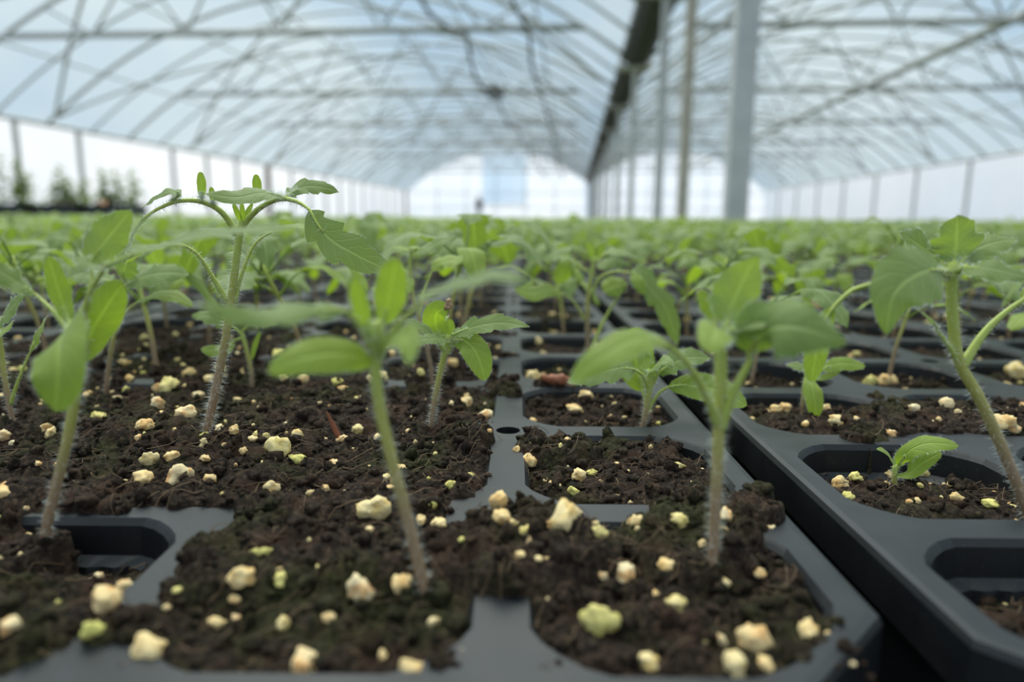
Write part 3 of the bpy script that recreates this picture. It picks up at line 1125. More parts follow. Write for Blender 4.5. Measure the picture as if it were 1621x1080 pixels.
pts, rads = [], []
while len(pts) < 9500:
    inA = rng.random() < 0.68
    if inA: x, y = -0.16 + 0.2085 * rng.random(), AY + 0.003 + 0.2 * rng.random()
    else: x, y = sB.x0 + 0.002 + 0.16 * rng.random(), BY + 0.003 + 0.2 * rng.random()
    z = soil_z(x, y)
    inbar_x = abs(((x - (0.0485 if inA else b0)) / P) % 1.0 - 0.5) > 0.5 - hb / P
    inbar_y = abs(((y - ((AY if inA else BY) + EDGE)) / P) % 1.0 - 0.5) > 0.5 - hb / P
    if (inbar_x or inbar_y) and z < DECK - 0.0005: continue
    r = 0.00032 + 0.0013 * rng.random() ** 4
    pts.append((x, y, z + r * 0.25)); rads.append(r)
scatter_lumps('peat_crumbs', pts, rads, 3, M['soil'], 'fine loose crumbs of peat on the front trays', 'soil')

bag = Bag()
for q in range(900):
    inA = rng.random() < 0.7
    if inA: x, y = -0.14 + 0.18 * rng.random(), AY + 0.006 + 0.17 * rng.random()
    else: x, y = sB.x0 + 0.006 + 0.14 * rng.random(), BY + 0.006 + 0.17 * rng.random()
    a, L = rng.random() * 6.283, 0.003 + 0.006 * rng.random()
    pp = []
    for k in range(5):
        xx, yy = x + math.cos(a + 0.3 * k * (rng.random() - .5)) * L * k / 4, y + math.sin(a + .3 * k) * L * k / 4
        pp.append((xx, yy, max(soil_z(xx, yy), DECK - 0.012) + 0.0004 + 0.0012 * rng.random()))
    V, F, U = tube(spline(pp, 7), 0.00008, 3)
    bag.add(V, F, U)
tag(link('peat_fibres', bag.data('peat_fibres', M['fibre'])), 'hair-thin brown root fibres lying on the peat', 'fibre', None, 'stuff')

# ------------------------------------------------------------------ perlite
perl_me = [mesh_data('perlite_granule', lump(300 + i, I2, 0.36, 1.5), F2_, M['perlite']) for i in range(14)]
PL = """250,639,22 295,654,28 231,672,28 157,659,24 80,676,20 80,685,22 7,689,18 22,701,16 323,690,16 322,702,18 346,679,18 371,679,16 421,690,14
400,695,14 470,690,20 442,707,34 384,714,16 474,726,24 529,734,18 236,726,26 272,723,20 325,725,20 226,757,30 284,753,36 332,759,20 430,772,20 515,773,18
713,768,18 686,797,18 593,803,38 667,822,20 695,829,24 631,745,26 543,695,16 566,680,16 414,873,22 385,912,48 443,916,24 371,948,18 571,933,46 638,924,42
169,948,46 197,929,24 236,1027,46 145,996,38 17,989,30 343,986,22 448,986,26 520,977,18 686,984,22 482,1046,46 650,1061,36 725,1042,36 606,1037,18 212,897,26
337,833,16 283,818,14 2,780,24 267,608,34 255,613,24 139,624,14 790,793,34 794,817,24 805,827,22 838,838,32 896,817,46 868,832,18 907,778,20 916,752,26 937,749,18
712,769,20 837,729,20 819,712,18 829,674,18 1006,826,26 949,841,22 1075,823,22 1072,736,18 975,787,14 1149,816,24 1143,841,20 1112,861,14 1218,838,26 1053,895,26
990,909,32 954,912,16 1193,905,32 1145,921,26 1070,955,30 947,980,52 1193,1012,46 1280,996,36 1027,1050,38 1163,1050,38 1211,1049,30 1142,1012,18 1114,1014,14
896,574,32 842,597,24 737,637,18 926,625,22 910,647,20 769,657,24 967,663,14 1325,666,24 1260,622,28 1228,648,20 1243,645,18 1274,671,16 1342,633,18 1308,646,18
1447,645,16 1498,640,20 1583,667,28 1603,679,20 1410,685,18 1609,588,34 1376,605,22 1405,603,24 1421,588,24 1456,580,22 1413,710,14 1405,750,22 1329,765,22
1353,754,22 1342,786,18 1294,753,12 1461,747,16 1513,787,22 1567,796,20 1507,767,14 1452,793,12 1464,881,20 1491,867,16 1612,907,18 1518,929,12
605,595,20 588,600,16 620,560,18 462,585,18 480,600,16 440,560,16 300,590,22 330,600,18 205,600,16 195,575,16 520,560,18 705,575,16 742,560,16 765,600,14 850,540,22 880,517,18"""


def put_perlite(p, size, idx):
    o = link('perlite_granule', perl_me[idx % 14])
    r = size / 2
    o.scale = (r * (0.9 + 0.3 * rng.random()), r * (0.8 + 0.3 * rng.random()), r * (0.75 + 0.25 * rng.random()))
    o.rotation_euler = (rng.random() * 0.8 - .4, rng.random() * 0.8 - .4, rng.random() * 6.283)
    o.location = (p[0], p[1], p[2] + r * 0.45)
    inA = p[0] < 0.053
    word = 'chunky' if size > 0.0036 else 'mid-sized' if size > 0.0024 else 'tiny'
    row = NTH[max(0, min(9, int((p[1] - (AY if inA else BY) - EDGE) / P)))]
    colm = NTH[max(0, min(4, int((0.0485 - p[0]) / P) if inA else int((p[0] - b0) / P)))]
    tag(o, word + ' pale perlite granule, ' + row + ' cell row, ' + colm + ' cell ' + ('left' if inA else 'right') + ' of the gap', 'perlite', 'perlite granules on the front trays')


taken = []
k = 0
for tok in PL.split():
    px, py, sz = map(float, tok.split(','))
    g = ground(px, py + sz * 0.2, DECK)
    sl = sA if g[0] < 0.053 else sB
    p = sl.hit(px, py + sz * 0.25) if g[1] < 0.30 else np.array([g[0], g[1], soil_z(g[0], g[1])])
    if p[2] < DECK - 0.013: p[2] = DECK - 0.013
    put_perlite(p, sz * depth(p) / FPX * 0.95, k)
    taken.append(p); k += 1
tries = 0
rng = np.random.default_rng(33)
while k < 296 and tries < 20000:
    tries += 1
    inA = rng.random() < 0.62
    if inA: x, y = -0.19 + 0.235 * rng.random(), AY + 0.006 + 0.24 * rng.random() ** 0.8
    else: x, y = sB.x0 + 0.005 + 0.19 * rng.random(), BY + 0.006 + 0.23 * rng.random()
    if not in_view(x, y, DECK, 10) or project((x, y, DECK))[1] > 1075: continue
    z = soil_z(x, y)
    fx = abs(((x - (0.0485 if inA else b0)) / P) % 1.0 - 0.5); fy = abs(((y - ((AY if inA else BY) + EDGE)) / P) % 1.0 - 0.5)
    if max(fx, fy) > 0.5 - (hb + 0.001) / P and z < DECK: continue
    if any((x - q[0])**2 + (y - q[1])**2 < 0.0035**2 for q in taken): continue
    sz = 0.0010 + 0.0014 * rng.random() ** 1.5 + (0.0012 if y > 0.2 else 0.0) * rng.random()
    p = np.array([x, y, z])
    put_perlite(p, sz, k)
    taken.append(p); k += 1
# perlite dust too fine to pick out
pts, rads = [], []
while len(pts) < 420:
    inA = rng.random() < 0.65
    if inA: x, y = -0.17 + 0.215 * rng.random(), AY + 0.006 + 0.2 * rng.random()
    else: x, y = sB.x0 + 0.005 + 0.15 * rng.random(), BY + 0.006 + 0.2 * rng.random()
    z = soil_z(x, y)
    if z < DECK - 0.004 and inA: continue
    fx = abs(((x - (0.0485 if inA else b0)) / P) % 1.0 - 0.5); fy = abs(((y - ((AY if inA else BY) + EDGE)) / P) % 1.0 - 0.5)
    if max(fx, fy) > 0.5 - (hb + 0.001) / P and z < DECK: continue
    r = 0.0003 + 0.0004 * rng.random()
    pts.append((x, y, z + r * .3)); rads.append(r)
scatter_lumps('perlite_grit', pts, rads, 19, M['perlite'], 'fine yellowish perlite grit strewn over the front peat', 'perlite')
# perlite on the trays behind: one field
pts, rads = [], []
for (n, mrow, ox, oy) in trays:
    if mrow > 2: continue
    for q in range(420 if mrow == 0 else 300):
        lx, ly = (rng.random() - .5) * (TW - 0.012), 0.006 + rng.random() * (TL - 0.012)
        x, y = ox + lx, oy + ly
        if (n in (0, 1) and mrow == 0 and y < 0.31) or not in_view(x, y, DECK, 40): continue
        fx = abs((lx / P + 0.5) % 1.0 - 0.5); fy = abs(((ly - EDGE) / P) % 1.0 - 0.5)
        z = soil_z(x, y)
        if max(fx, fy) > 0.5 - hb / P and z < DECK: continue
        r = 0.0007 + 0.0013 * rng.random() ** 1.4
        pts.append((x, y, z + r * 0.4)); rads.append(r)
scatter_lumps('perlite_field', pts, rads, 9, M['perlite'], 'scattered pale perlite specks on the peat of the rear trays', 'perlite')

# ------------------------------------------------------------------ leaves and seedlings
def profile(kind, t, ph):
    t = np.clip(t, 1e-6, 1 - 1e-6)
    if kind == 'cot':
        w = (t ** 0.62) * ((1 - t) ** 0.60)
        return w / w.max()
    if kind == 'strap':
        w = (t ** 0.45) * ((1 - t) ** 0.45)
        return w / w.max()
    w = (t ** 0.55) * ((1 - t) ** 0.85)
    w = w / w.max()
    kk, dep = (3.6, 0.50) if kind == 'leaf' else (5.5, 0.22)
    saw = (t * kk + ph) % 1.0
    f = 1 - dep * (1 - saw ** 0.9) * np.clip(1.25 - t, 0, 1)
    return w * f


def blade(ctrl, width, hint, kind='leaf', seg=18, half=3, fold=0.12, curl=0.16, wave=0.05, ph=0.0):
    pts = spline(ctrl, seg + 1)
    T = nrm(np.gradient(pts, axis=0))
    N0 = np.asarray(hint, float)
    if N0.ndim == 1: N0 = np.broadcast_to(N0, pts.shape)
    else:
        tt = np.linspace(0, 1, len(N0)); q = np.linspace(0, 1, seg + 1)
        N0 = np.stack([np.interp(q, tt, N0[:, a]) for a in range(3)], 1)
    S = nrm(np.cross(T, N0))
    N = np.cross(S, T)
    t = np.linspace(0, 1, seg + 1)
    us = np.linspace(-1, 1, 2 * half + 1)
    wl, wr = profile(kind, t, ph), profile(kind, t, ph + 0.37)
    w = np.where(us[None] < 0, wl[:, None], wr[:, None]) * width / 2
    au = np.abs(us)[None]
    hgt = (fold * au - curl * us[None] ** 2) * w + wave * width * np.sin(t * 17 + ph * 9)[:, None] * us[None] ** 2 * np.sign(us[None]) * 0.5
    V = pts[:, None] + S[:, None] * (us[None] * w)[..., None] + N[:, None] * hgt[..., None]
    n = len(us)
    F = [[i*n + j, i*n + j + 1, (i+1)*n + j + 1, (i+1)*n + j] for i in range(seg) for j in range(n - 1)]
    U = np.stack(np.broadcast_arrays(us[None] * 0.5 + 0.5, t[:, None]), -1).reshape(-1, 2)
    return V.reshape(-1, 3), F, U


def stalk(ctrl, r0, r1, n=10, sides=6):
    pts = spline(ctrl, n)
    V, F, U = tube(pts, np.linspace(r0, r1, n), sides)
    U = U.copy(); U[:, 1] = 0.9           # green end of the stem colour
    return V, F, U


def hairs(ctrl, r0, r1, count, length, seed):
    rg2 = np.random.default_rng(seed)
    pts = spline(ctrl, 60)
    T = nrm(np.gradient(pts, axis=0))
    V = np.zeros((count * 3, 3)); F = np.zeros((count, 3), int)
    for q in range(count):
        f = rg2.random() * 58.9
        i = int(f); p = pts[i] * (1 - f + i) + pts[i + 1] * (f - i)
        d = nrm(np.cross(T[i], rg2.normal(size=3)))
        r = r0 + (r1 - r0) * f / 59
        dd = nrm(d + T[i] * (rg2.random() - 0.55) * 0.7)
        L = length * (0.45 + 0.75 * rg2.random())
        s = nrm(np.cross(dd, rg2.normal(size=3))) * 0.000028
        V[q*3:q*3+3] = [p + d * r * 0.9 - s, p + d * r * 0.9 + s, p + d * r + dd * L]
        F[q] = [q*3, q*3+1, q*3+2]
    return V, F


UPV = np.array([0, 0, 1.0])
TOCAM = -D0


def hero(label, base, stem, r0, r1, parts, seed, hair=500, group=None, z0=None, hairlen=0.0013):
    """base pixel on the soil, stem pixels above it, leaves as pixel lists; third value = mm nearer(-)/farther(+) than the base"""
    r0, r1 = r0 * 0.68, r1 * 0.68
    if z0 is None:
        g = ground(base[0], base[1], DECK - 0.001)
        if g[1] < 0.30:
            g = (sA if g[0] < 0.053 else sB).hit(base[0], base[1])
    else:
        g = ground(base[0], base[1], DECK + z0)
    Y0 = g[1]
    root = empty('tomato_seedling', (g[0], g[1], g[2]))

    def W(pt):
        return at(pt[0], pt[1], Y0 + (pt[2] if len(pt) > 2 else 0.0) * 1e-3) - g
    sp = [np.array([0, 0, -0.004]), np.zeros(3)] + [W(p) for p in stem]
    bag = Bag(); nn = 22
    pts_ = spline(sp, nn)
    V, F, U = tube(pts_, np.linspace(r0, r1, nn) * 1e-3, 10)
    bag.add(V, F, U)
    st = link('stem', bag.data('stem', M['stem']), root)
    if hair:
        V, F = hairs(sp[1:], r0 * 1e-3, r1 * 1e-3, hair, hairlen, seed)
        tag(link('stem_hair', mesh_data('stem_hair', V, F, M['hair'], None, False), st), 'fine pale hairs on the stem', None, None, 'stuff')
    for li, pr in enumerate(parts):
        nm, pet, bl, wpx, face, kind = pr[:6]
        opt = pr[6] if len(pr) > 6 else {}
        Bp = [W(p) for p in bl]
        wid = wpx * depth(Bp[len(Bp)//2] + g) / FPX
        if isinstance(face, (tuple, list, np.ndarray)): hint = np.array(face, float)
        else: hint = UPV * (1 - abs(face)) + TOCAM * face
        bag = Bag()
        V, F, U = blade(Bp, wid, hint, kind, opt.get('seg', 26), 4, opt.get('fold', 0.12), opt.get('curl', 0.18), opt.get('wave', 0.06), (seed * 0.17 + li * 0.31) % 1)
        bag.add(V, F, U)
        mat = M['cot'] if kind in ('cot', 'strap') else M['leaf']
        if opt.get('under') is None:
            pass
        o = link(nm, bag.data(nm, mat), root)
        if hair and wpx > 18:
            nn2, rg3 = 9, np.random.default_rng(seed * 31 + li)
            Vb = V.reshape(-1, nn2, 3)
            cnt = int(70 + 2.2 * wpx)
            ii = rg3.random(cnt) * (len(Vb) - 1.001); jj = np.where(rg3.random(cnt) < .5, 0, nn2 - 1)
            i0 = ii.astype(int); fr = (ii - i0)[:, None]
            pe = Vb[i0, jj] * (1 - fr) + Vb[i0 + 1, jj] * fr
            inn = Vb[i0, np.where(jj == 0, 1, nn2 - 2)]
            dd = nrm(nrm(pe - inn) + 0.5 * rg3.normal(size=(cnt, 3)))
            sd = nrm(np.cross(dd, rg3.normal(size=(cnt, 3)))) * 0.00002
            ll = (0.0003 + 0.0006 * rg3.random(cnt))[:, None]
            Vh = np.stack([pe - sd, pe + sd, pe + dd * ll], 1).reshape(-1, 3)
            tag(link('leaf_hair', mesh_data('leaf_hair', Vh, np.arange(cnt * 3).reshape(-1, 3), M['hair'], None, False), o), 'fine pale hairs along the leaf edge', None, None, 'stuff')
        if pet:
            Pp = [W(p) for p in pet]
            rr = opt.get('r', 0.6) * 0.8e-3
            b2 = Bag()
            midr = spline(Bp, 9)[:3]
            ctrlp = list(spline(Pp + [Bp[0]] if np.linalg.norm(Pp[-1] - Bp[0]) > 1e-5 else Pp, 12)) + list(midr[1:])
            b2.add(*stalk(ctrlp, rr * 1.15, rr * 0.35, 20))
            po = link('petiole', b2.data('petiole', M['stem']), o)
            if hair:
                V, F = hairs(ctrlp, rr * 1.1, rr * 0.5, int(hair * 0.3), hairlen * 0.8, seed + li + 50)
                hb_ = mesh_data('petiole_hair', V, F, M['hair'], None, False)
                tag(link('petiole_hair', hb_, o), 'fine pale hairs on the petiole', None, None, 'stuff')
    tag(root, label, 'seedling', group)
    return root, g


H = []
# front centre, bending stem
H.append(hero('bent tomato seedling with broad pale seed leaves beside the bare long bar',
    (672, 935), [(655, 862), (622, 735), (603, 655), (594, 585), (598, 545), (596, 510, -1)], 1.25, 1.05, [
    ('cotyledon', None, [(592, 574, 0), (540, 560, -5), (480, 566, -9), (424, 590, -11)], 66, 0.75, 'cot', dict(curl=0.25)),
    ('cotyledon', None, [(600, 572, 0), (622, 535, -5), (645, 535, -10), (650, 578, -14)], 52, (-0.4, -0.6, 0.7), 'cot'),
    ('leaf', [(596, 565), (588, 530, -2)], [(586, 528, -2), (573, 490, -4), (560, 438, -6)], 34, (0.6, -0.7, 0.2), 'strap'),
    ('leaf', [(598, 560), (606, 520, 2)], [(606, 515, 2), (616, 470, 1), (628, 408, -1)], 56, (-0.15, -0.95, 0.2), 'cot'),
    ('leaf', [(600, 560), (630, 515, -3), (665, 480, -8)], [(665, 470, -8), (730, 446, -15), (790, 436, -20), (838, 448, -22)], 88, 0.42, 'leaf'),
    ('leaf', [(592, 560), (572, 520, -3), (546, 492, -7)], [(546, 492, -7), (480, 490, -12), (400, 500, -18), (305, 478, -20)], 62, 0.62, 'leaf', dict(curl=0.3)),
    ], 3, 500))
# left front
H.append(hero('tomato seedling with a wide drooping leaf, rooted at the half-empty cell edge',
    (72, 850), [(88, 775), (108, 690), (122, 610), (128, 560), (118, 520)], 1.25, 1.1, [
    ('leaf', [(124, 560), (118, 525, -4)], [(112, 512, -5), (96, 540, -14), (92, 590, -18), (86, 652, -18)], 98, 0.95, 'strap', dict(curl=0.12)),
    ('cotyledon', [(126, 600), (132, 570)], [(131, 575, 0), (148, 520, 2), (172, 480, 2), (196, 448, 0)], 62, (0.35, -0.85, 0.35), 'cot'),
    ('leaf', [(120, 540), (110, 510)], [(110, 510, 1), (96, 470, 2), (76, 404, 2)], 44, (-0.2, -0.95, 0.1), 'cot'),
    ('leaf', [(120, 545), (90, 500, 2), (55, 465, 4)], [(55, 465, 4), (25, 445, 2), (-20, 415, 0)], 60, 0.4, 'leaf'),
    ('leaf', [(124, 540), (140, 470, -2), (165, 425, -5)], [(165, 422, -5), (235, 394, -10), (330, 372, -14), (475, 360, -16)], 64, 0.28, 'leaf', dict(curl=.05)),
    ('leaf', [(130, 520), (145, 440, 4)], [(142, 418, 4), (168, 380, 5), (208, 333, 4)], 62, (0.3, -0.9, 0.2), 'toothed'),
    ('leaflet', None, [(165, 424, -6), (140, 416, -8), (118, 408, -8)], 40, 0.4, 'leaf'),
    ], 4, 520))
# tall, in focus
H.append(hero('tall upright hairy tomato seedling with long arching compound leaves',
    (328, 685), [(341, 620), (355, 548), (366, 475), (373, 420), (379, 372), (384, 350)], 1.5, 1.2, [
    ('cotyledon', [(360, 478), (340, 445, -1), (312, 402, -3), (292, 389, -4)], [(297, 391, -4), (268, 385, -5), (235, 394, -6), (200, 416, -6)], 40, 0.10, 'cot', dict(r=0.75)),
    ('cotyledon', [(372, 478), (384, 430, 2), (404, 386, 4), (428, 368, 5)], [(424, 371, 5), (452, 357, 5), (478, 358, 4), (497, 368, 3)], 34, 0.12, 'cot'),
    ('leaf', [(374, 372), (366, 355), (345, 331, -2), (312, 318, -4), (276, 320, -6), (242, 335, -8)], [(246, 333, -8), (222, 352, -9), (206, 380, -9), (196, 415, -8)], 40, (-0.6, -0.5, 0.6), 'leaf', dict(r=0.85)),
    ('leaflet', [(276, 320, -6), (272, 314, -6)], [(274, 318, -6), (282, 305, -6), (262, 304, -7), (226, 328, -7)], 34, 0.35, 'leaf', dict(r=0.3)),
    ('leaflet', [(320, 319, -4), (319, 310, -4)], [(319, 313, -4), (319, 295, -4), (317, 272, -4)], 15, 0.95, 'strap', dict(r=0.3)),
    ('leaflet', [(338, 325, -3), (337, 318, -3)], [(337, 322, -3), (336, 310, -3), (334, 296, -3)], 10, 0.95, 'strap', dict(r=0.25)),
    ('leaf', [(384, 360), (394, 345), (418, 325, -2), (445, 315, -4), (472, 320, -6), (494, 335, -8)], [(490, 332, -8), (516, 372, -10), (562, 402, -12), (626, 432, -12)], 70, 0.82, 'leaf', dict(r=0.85, curl=.1)),
    ('leaflet', [(445, 315, -4), (440, 313, -5)], [(446, 311, -4), (415, 305, -9), (375, 312, -13), (322, 306, -15)], 46, 0.55, 'toothed', dict(r=0.4)),
    ('leaflet', [(448, 314, -4), (456, 310, -3)], [(455, 311, -3), (480, 296, 0), (508, 296, 2), (537, 305, 3)], 40, 0.60, 'leaf', dict(r=0.4)),
    ('leaflet', None, [(408, 312, 2), (407, 297, 2), (405, 276, 2)], 15, 0.95, 'strap'),
    ('leaf', None, [(382, 352), (376, 338, -1), (369, 322, -1)], 9, 0.9, 'strap'),
    ('leaf', None, [(384, 352), (384, 338, -1), (382, 320, -1)], 9, 0.9, 'strap'),
    ('leaf', None, [(386, 352), (391, 338, 1), (400, 322, 1)], 9, 0.9, 'strap'),
    ], 5, 1500, hairlen=0.0017))
# small, in focus, seed coat on a tip
H.append(hero('small tomato seedling with a brown seed coat still on one leaf tip',
    (682, 678), [(689, 630), (699, 580), (708, 545), (712, 530)], 1.0, 1.15, [
    ('cotyledon', [(708, 560), (715, 545)], [(715, 541), (738, 540, -3), (756, 562, -6), (768, 603, -8)], 44, 0.75, 'cot'),
    ('cotyledon', [(706, 560), (702, 540, 2)], [(702, 542, 2), (690, 515, 3), (692, 495, 1), (711, 487, -1)], 42, (0.3, -0.85, 0.3), 'cot'),
    ('leaf', [(710, 545), (718, 530, -1)], [(716, 531, -1), (745, 519, -3), (790, 511, -4), (838, 517, -5)], 42, 0.55, 'leaf', dict(curl=.05)),
    ('leaf', [(706, 558), (692, 543, -2)], [(695, 545, -2), (678, 525, -4), (655, 512, -6), (630, 506, -7)], 34, 0.4, 'leaf'),
    ('leaflet', None, [(710, 538, -2), (685, 536, -7), (655, 541, -10), (632, 560, -12)], 30, 0.45, 'toothed'),
    ('leaf', None, [(712, 532), (713, 522), (711, 505)], 15, 0.9, 'strap'),
    ], 6, 700))
# behind, purple stem, small bent top
H.append(hero('slender purple-stemmed tomato seedling with two small leaves at a hooked tip',
    (686, 612), [(674, 540), (657, 480), (649, 430), (651, 400), (658, 392)], 0.95, 0.8, [
    ('leaf', [(656, 396), (662, 392)], [(660, 396), (680, 390, -3), (702, 380, -4), (724, 376, -4)], 34, 0.45, 'toothed'),
    ('leaf', [(656, 394), (650, 394)], [(652, 396), (640, 393, -1), (622, 391, -2)], 16, 0.3, 'cot'),
    ('cotyledon', [(664, 500), (670, 465, 3), (684, 430, 5)], [(684, 430, 5), (700, 415, 6), (735, 412, 6)], 34, 0.4, 'cot'),
    ('leaf', None, [(650, 438), (648, 450, -3), (649, 464, -5)], 16, 0.7, 'strap'),
    ], 7, 350))
# centre right
H.append(hero('many-leaved tomato seedling with a forked stem and a long hanging leaf',
    (932, 574), [(930, 520), (931, 470), (937, 430), (942, 405)], 1.45, 1.1, [
    ('cotyledon', [(926, 507), (908, 478, -2), (888, 462, -3)], [(892, 464, -3), (868, 458, -5), (842, 464, -6), (815, 455, -6)], 40, 0.4, 'cot'),
    ('cotyledon', [(936, 560, -1), (950, 520, 2), (972, 480, 4), (996, 445, 5)], [(992, 452, 5), (975, 452, 5), (955, 462, 4)], 44, 0.5, 'cot', dict(r=1.1)),
    ('leaf', [(937, 470), (950, 440, -2), (975, 430, -4), (1000, 432, -6)], [(998, 430, -6), (1028, 455, -9), (1055, 490, -11), (1072, 548, -12)], 46, 0.7, 'leaf', dict(r=0.8)),
    ('leaflet', None, [(1000, 432, -6), (1010, 446, -10), (1020, 467, -12)], 20, 0.9, 'cot'),
    ('leaflet', None, [(1000, 430, -5), (1020, 430, -3), (1040, 452, -2)], 30, 0.6, 'leaf'),
    ('leaf', [(940, 420), (925, 400, -1), (905, 390, -2)], [(908, 392, -2), (885, 398, -4), (862, 408, -5), (838, 410, -5)], 30, 0.3, 'leaf'),
    ('leaf', [(940, 420), (930, 395, 2)], [(932, 402, 2), (915, 395, 1), (898, 392, 0)], 24, 0.5, 'leaf'),
    ('leaf', [(944, 415), (958, 400, 3)], [(958, 402, 3), (985, 398, 6), (1010, 408, 8)], 40, 0.3, 'leaf'),
    ('leaf', None, [(946, 425, 3), (975, 415, 6), (1000, 420, 8)], 30, 0.4, 'toothed'),
    ('leaf', None, [(941, 410), (938, 398), (928, 384)], 14, 0.8, 'strap'),
    ('leaf', None, [(943, 410), (948, 398), (958, 386)], 14, 0.8, 'strap'),
    ('leaf', [(928, 430), (905, 412, 4)], [(905, 415, 4), (892, 428, 5), (886, 450, 5)], 30, 0.6, 'cot'),
    ], 8, 500))
# small, in focus, by the gap
H.append(hero('short light green tomato seedling with a rosette of lobed leaves beside the gap',
    (1018, 682), [(1024, 645), (1028, 612), (1030, 585)], 1.2, 1.3, [
    ('cotyledon', [(1027, 648), (1044, 622, -1), (1060, 612, -2)], [(1058, 613, -2), (1090, 610, -4), (1135, 618, -6), (1183, 642, -7)], 50, 0.62, 'cot', dict(curl=.1)),
    ('cotyledon', [(1024, 640), (1016, 615, 2)], [(1018, 620, 2), (1008, 580, 4), (1006, 545, 5), (1010, 518, 5)], 62, (0.1, -0.95, 0.15), 'cot'),
    ('leaf', [(1026, 620), (1018, 595, -2), (1002, 584, -3)], [(1006, 585, -3), (975, 583, -6), (940, 592, -8), (898, 606, -9)], 56, 0.6, 'leaf', dict(curl=.1)),
    ('leaf', [(1030, 615), (1042, 592, -1)], [(1042, 592, -1), (1065, 575, -2), (1092, 566, -3), (1126, 568, -3)], 50, 0.5, 'leaf', dict(curl=.05)),
    ('leaf', None, [(1028, 592), (1040, 576, -5), (1055, 572, -8), (1066, 582, -10)], 38, 0.55, 'toothed'),
    ('leaf', None, [(1028, 590), (1020, 570, 3), (1022, 552, 4)], 22, 0.85, 'cot'),
    ('leaf', None, [(1030, 615), (1032, 595), (1036, 575)], 13, 0.9, 'strap'),
    ], 9, 600))
# front right, tall
H.append(hero('tall tomato seedling with big bent leaves, in the chamfered corner cell',
    (1128, 885), [(1133, 800), (1136, 730), (1138, 672), (1141, 610), (1141, 560), (1140, 525)], 1.05, 1.3, [
    ('cotyledon', [(1136, 675), (1115, 620, -3), (1082, 568, -6), (1055, 545, -8)], [(1062, 548, -8), (1015, 535, -11), (960, 560, -14), (902, 607, -15)], 62, 0.42, 'cot', dict(r=0.75)),
    ('leaf', [(1140, 680), (1162, 620, -1), (1190, 565, -2)], [(1186, 560, -2), (1220, 520, -7), (1275, 520, -10), (1340, 545, -11)], 118, 0.72, 'toothed', dict(r=0.9, curl=.3)),
    ('leaf', [(1142, 550), (1152, 510)], [(1150, 515, 1), (1160, 478, 2), (1178, 440, 2), (1198, 404, 1)], 88, (0.25, -0.9, 0.3), 'toothed'),
    ('leaf', [(1140, 545), (1130, 510, 2)], [(1136, 512, 2), (1120, 480, 3), (1104, 460, 3)], 32, 0.6, 'cot'),
    ('leaf', None, [(1142, 540), (1136, 520, -6), (1128, 535, -10), (1124, 560, -12)], 60, 0.6, 'strap'),
    ('leaf', [(1143, 548), (1160, 520, -3)], [(1160, 522, -3), (1200, 508, -5), (1250, 498, -6), (1300, 496, -6)], 50, 0.35, 'leaf'),
    ('leaf', None, [(1143, 530), (1160, 505, 3), (1182, 495, 4)], 22, 0.5, 'strap'),
    ], 10, 700))
# right, leaning
H.append(hero('large leaning tomato seedling with a crown of wide leaves, right of the gap',
    (1640, 850), [(1595, 730), (1550, 630), (1518, 572), (1508, 505), (1506, 440), (1508, 415)], 1.5, 1.35, [
    ('leaf', [(1503, 440), (1480, 425, -5)], [(1492, 428, -4), (1455, 432, -10), (1415, 465, -14), (1404, 530, -15)], 116, 0.75, 'toothed', dict(curl=.2)),
    ('leaf', [(1500, 432, -1), (1460, 428, -4), (1400, 446, -6), (1345, 462, -7), (1318, 490, -7)], [(1320, 486, -7), (1300, 520, -7), (1292, 560, -7), (1284, 606, -7)], 40, 0.7, 'cot', dict(r=0.9)),
    ('leaf', [(1508, 440), (1510, 415)], [(1509, 420, 1), (1513, 395, 2), (1516, 340, 1)], 104, (0.05, -0.95, 0.3), 'leaf'),
    ('leaf', [(1505, 435), (1490, 415, 2)], [(1495, 420, 2), (1465, 395, 3), (1425, 368, 3)], 70, (-0.3, -0.7, 0.6), 'leaf'),
    ('leaf', [(1510, 435), (1530, 420, -3)], [(1525, 424, -3), (1565, 425, -6), (1630, 440, -8)], 66, 0.45, 'toothed'),
    ('leaf', [(1510, 430), (1530, 405, 2)], [(1525, 410, 2), (1560, 388, 3), (1610, 378, 3)], 62, 0.45, 'leaf'),
    ('cotyledon', [(1516, 572), (1496, 540, -2), (1480, 518, -3)], [(1484, 520, -3), (1468, 500, -5), (1450, 488, -6)], 20, 0.3, 'cot'),
    ('cotyledon', [(1524, 580), (1560, 525, 1), (1600, 488, 2), (1625, 472, 2)], [(1618, 476, 2), (1650, 455, 2), (1700, 450, 2)], 40, 0.4, 'cot', dict(r=1.0)),
    ], 12, 700))
# tiny one in the low cell
H.append(hero('tiny bright green tomato seedling low in the half-empty cell',
    (1416, 768), [(1416, 752), (1418, 738)], 0.8, 0.9, [
    ('leaf', [(1418, 742), (1424, 735)], [(1422, 738), (1442, 712, -3), (1470, 702, -5), (1518, 706, -6)], 34, 0.45, 'cot'),
    ('leaf', None, [(1418, 752), (1440, 748, -3), (1462, 732, -4), (1490, 716, -4)], 24, 0.5, 'strap'),
    ('cotyledon', None, [(1417, 740), (1410, 725, -1), (1400, 714, -2), (1388, 712, -3)], 16, 0.4, 'cot'),
    ('leaf', None, [(1418, 738), (1428, 722, 2), (1440, 708, 3)], 20, 0.6, 'toothed'),
    ], 13, 200, hairlen=0.0008))
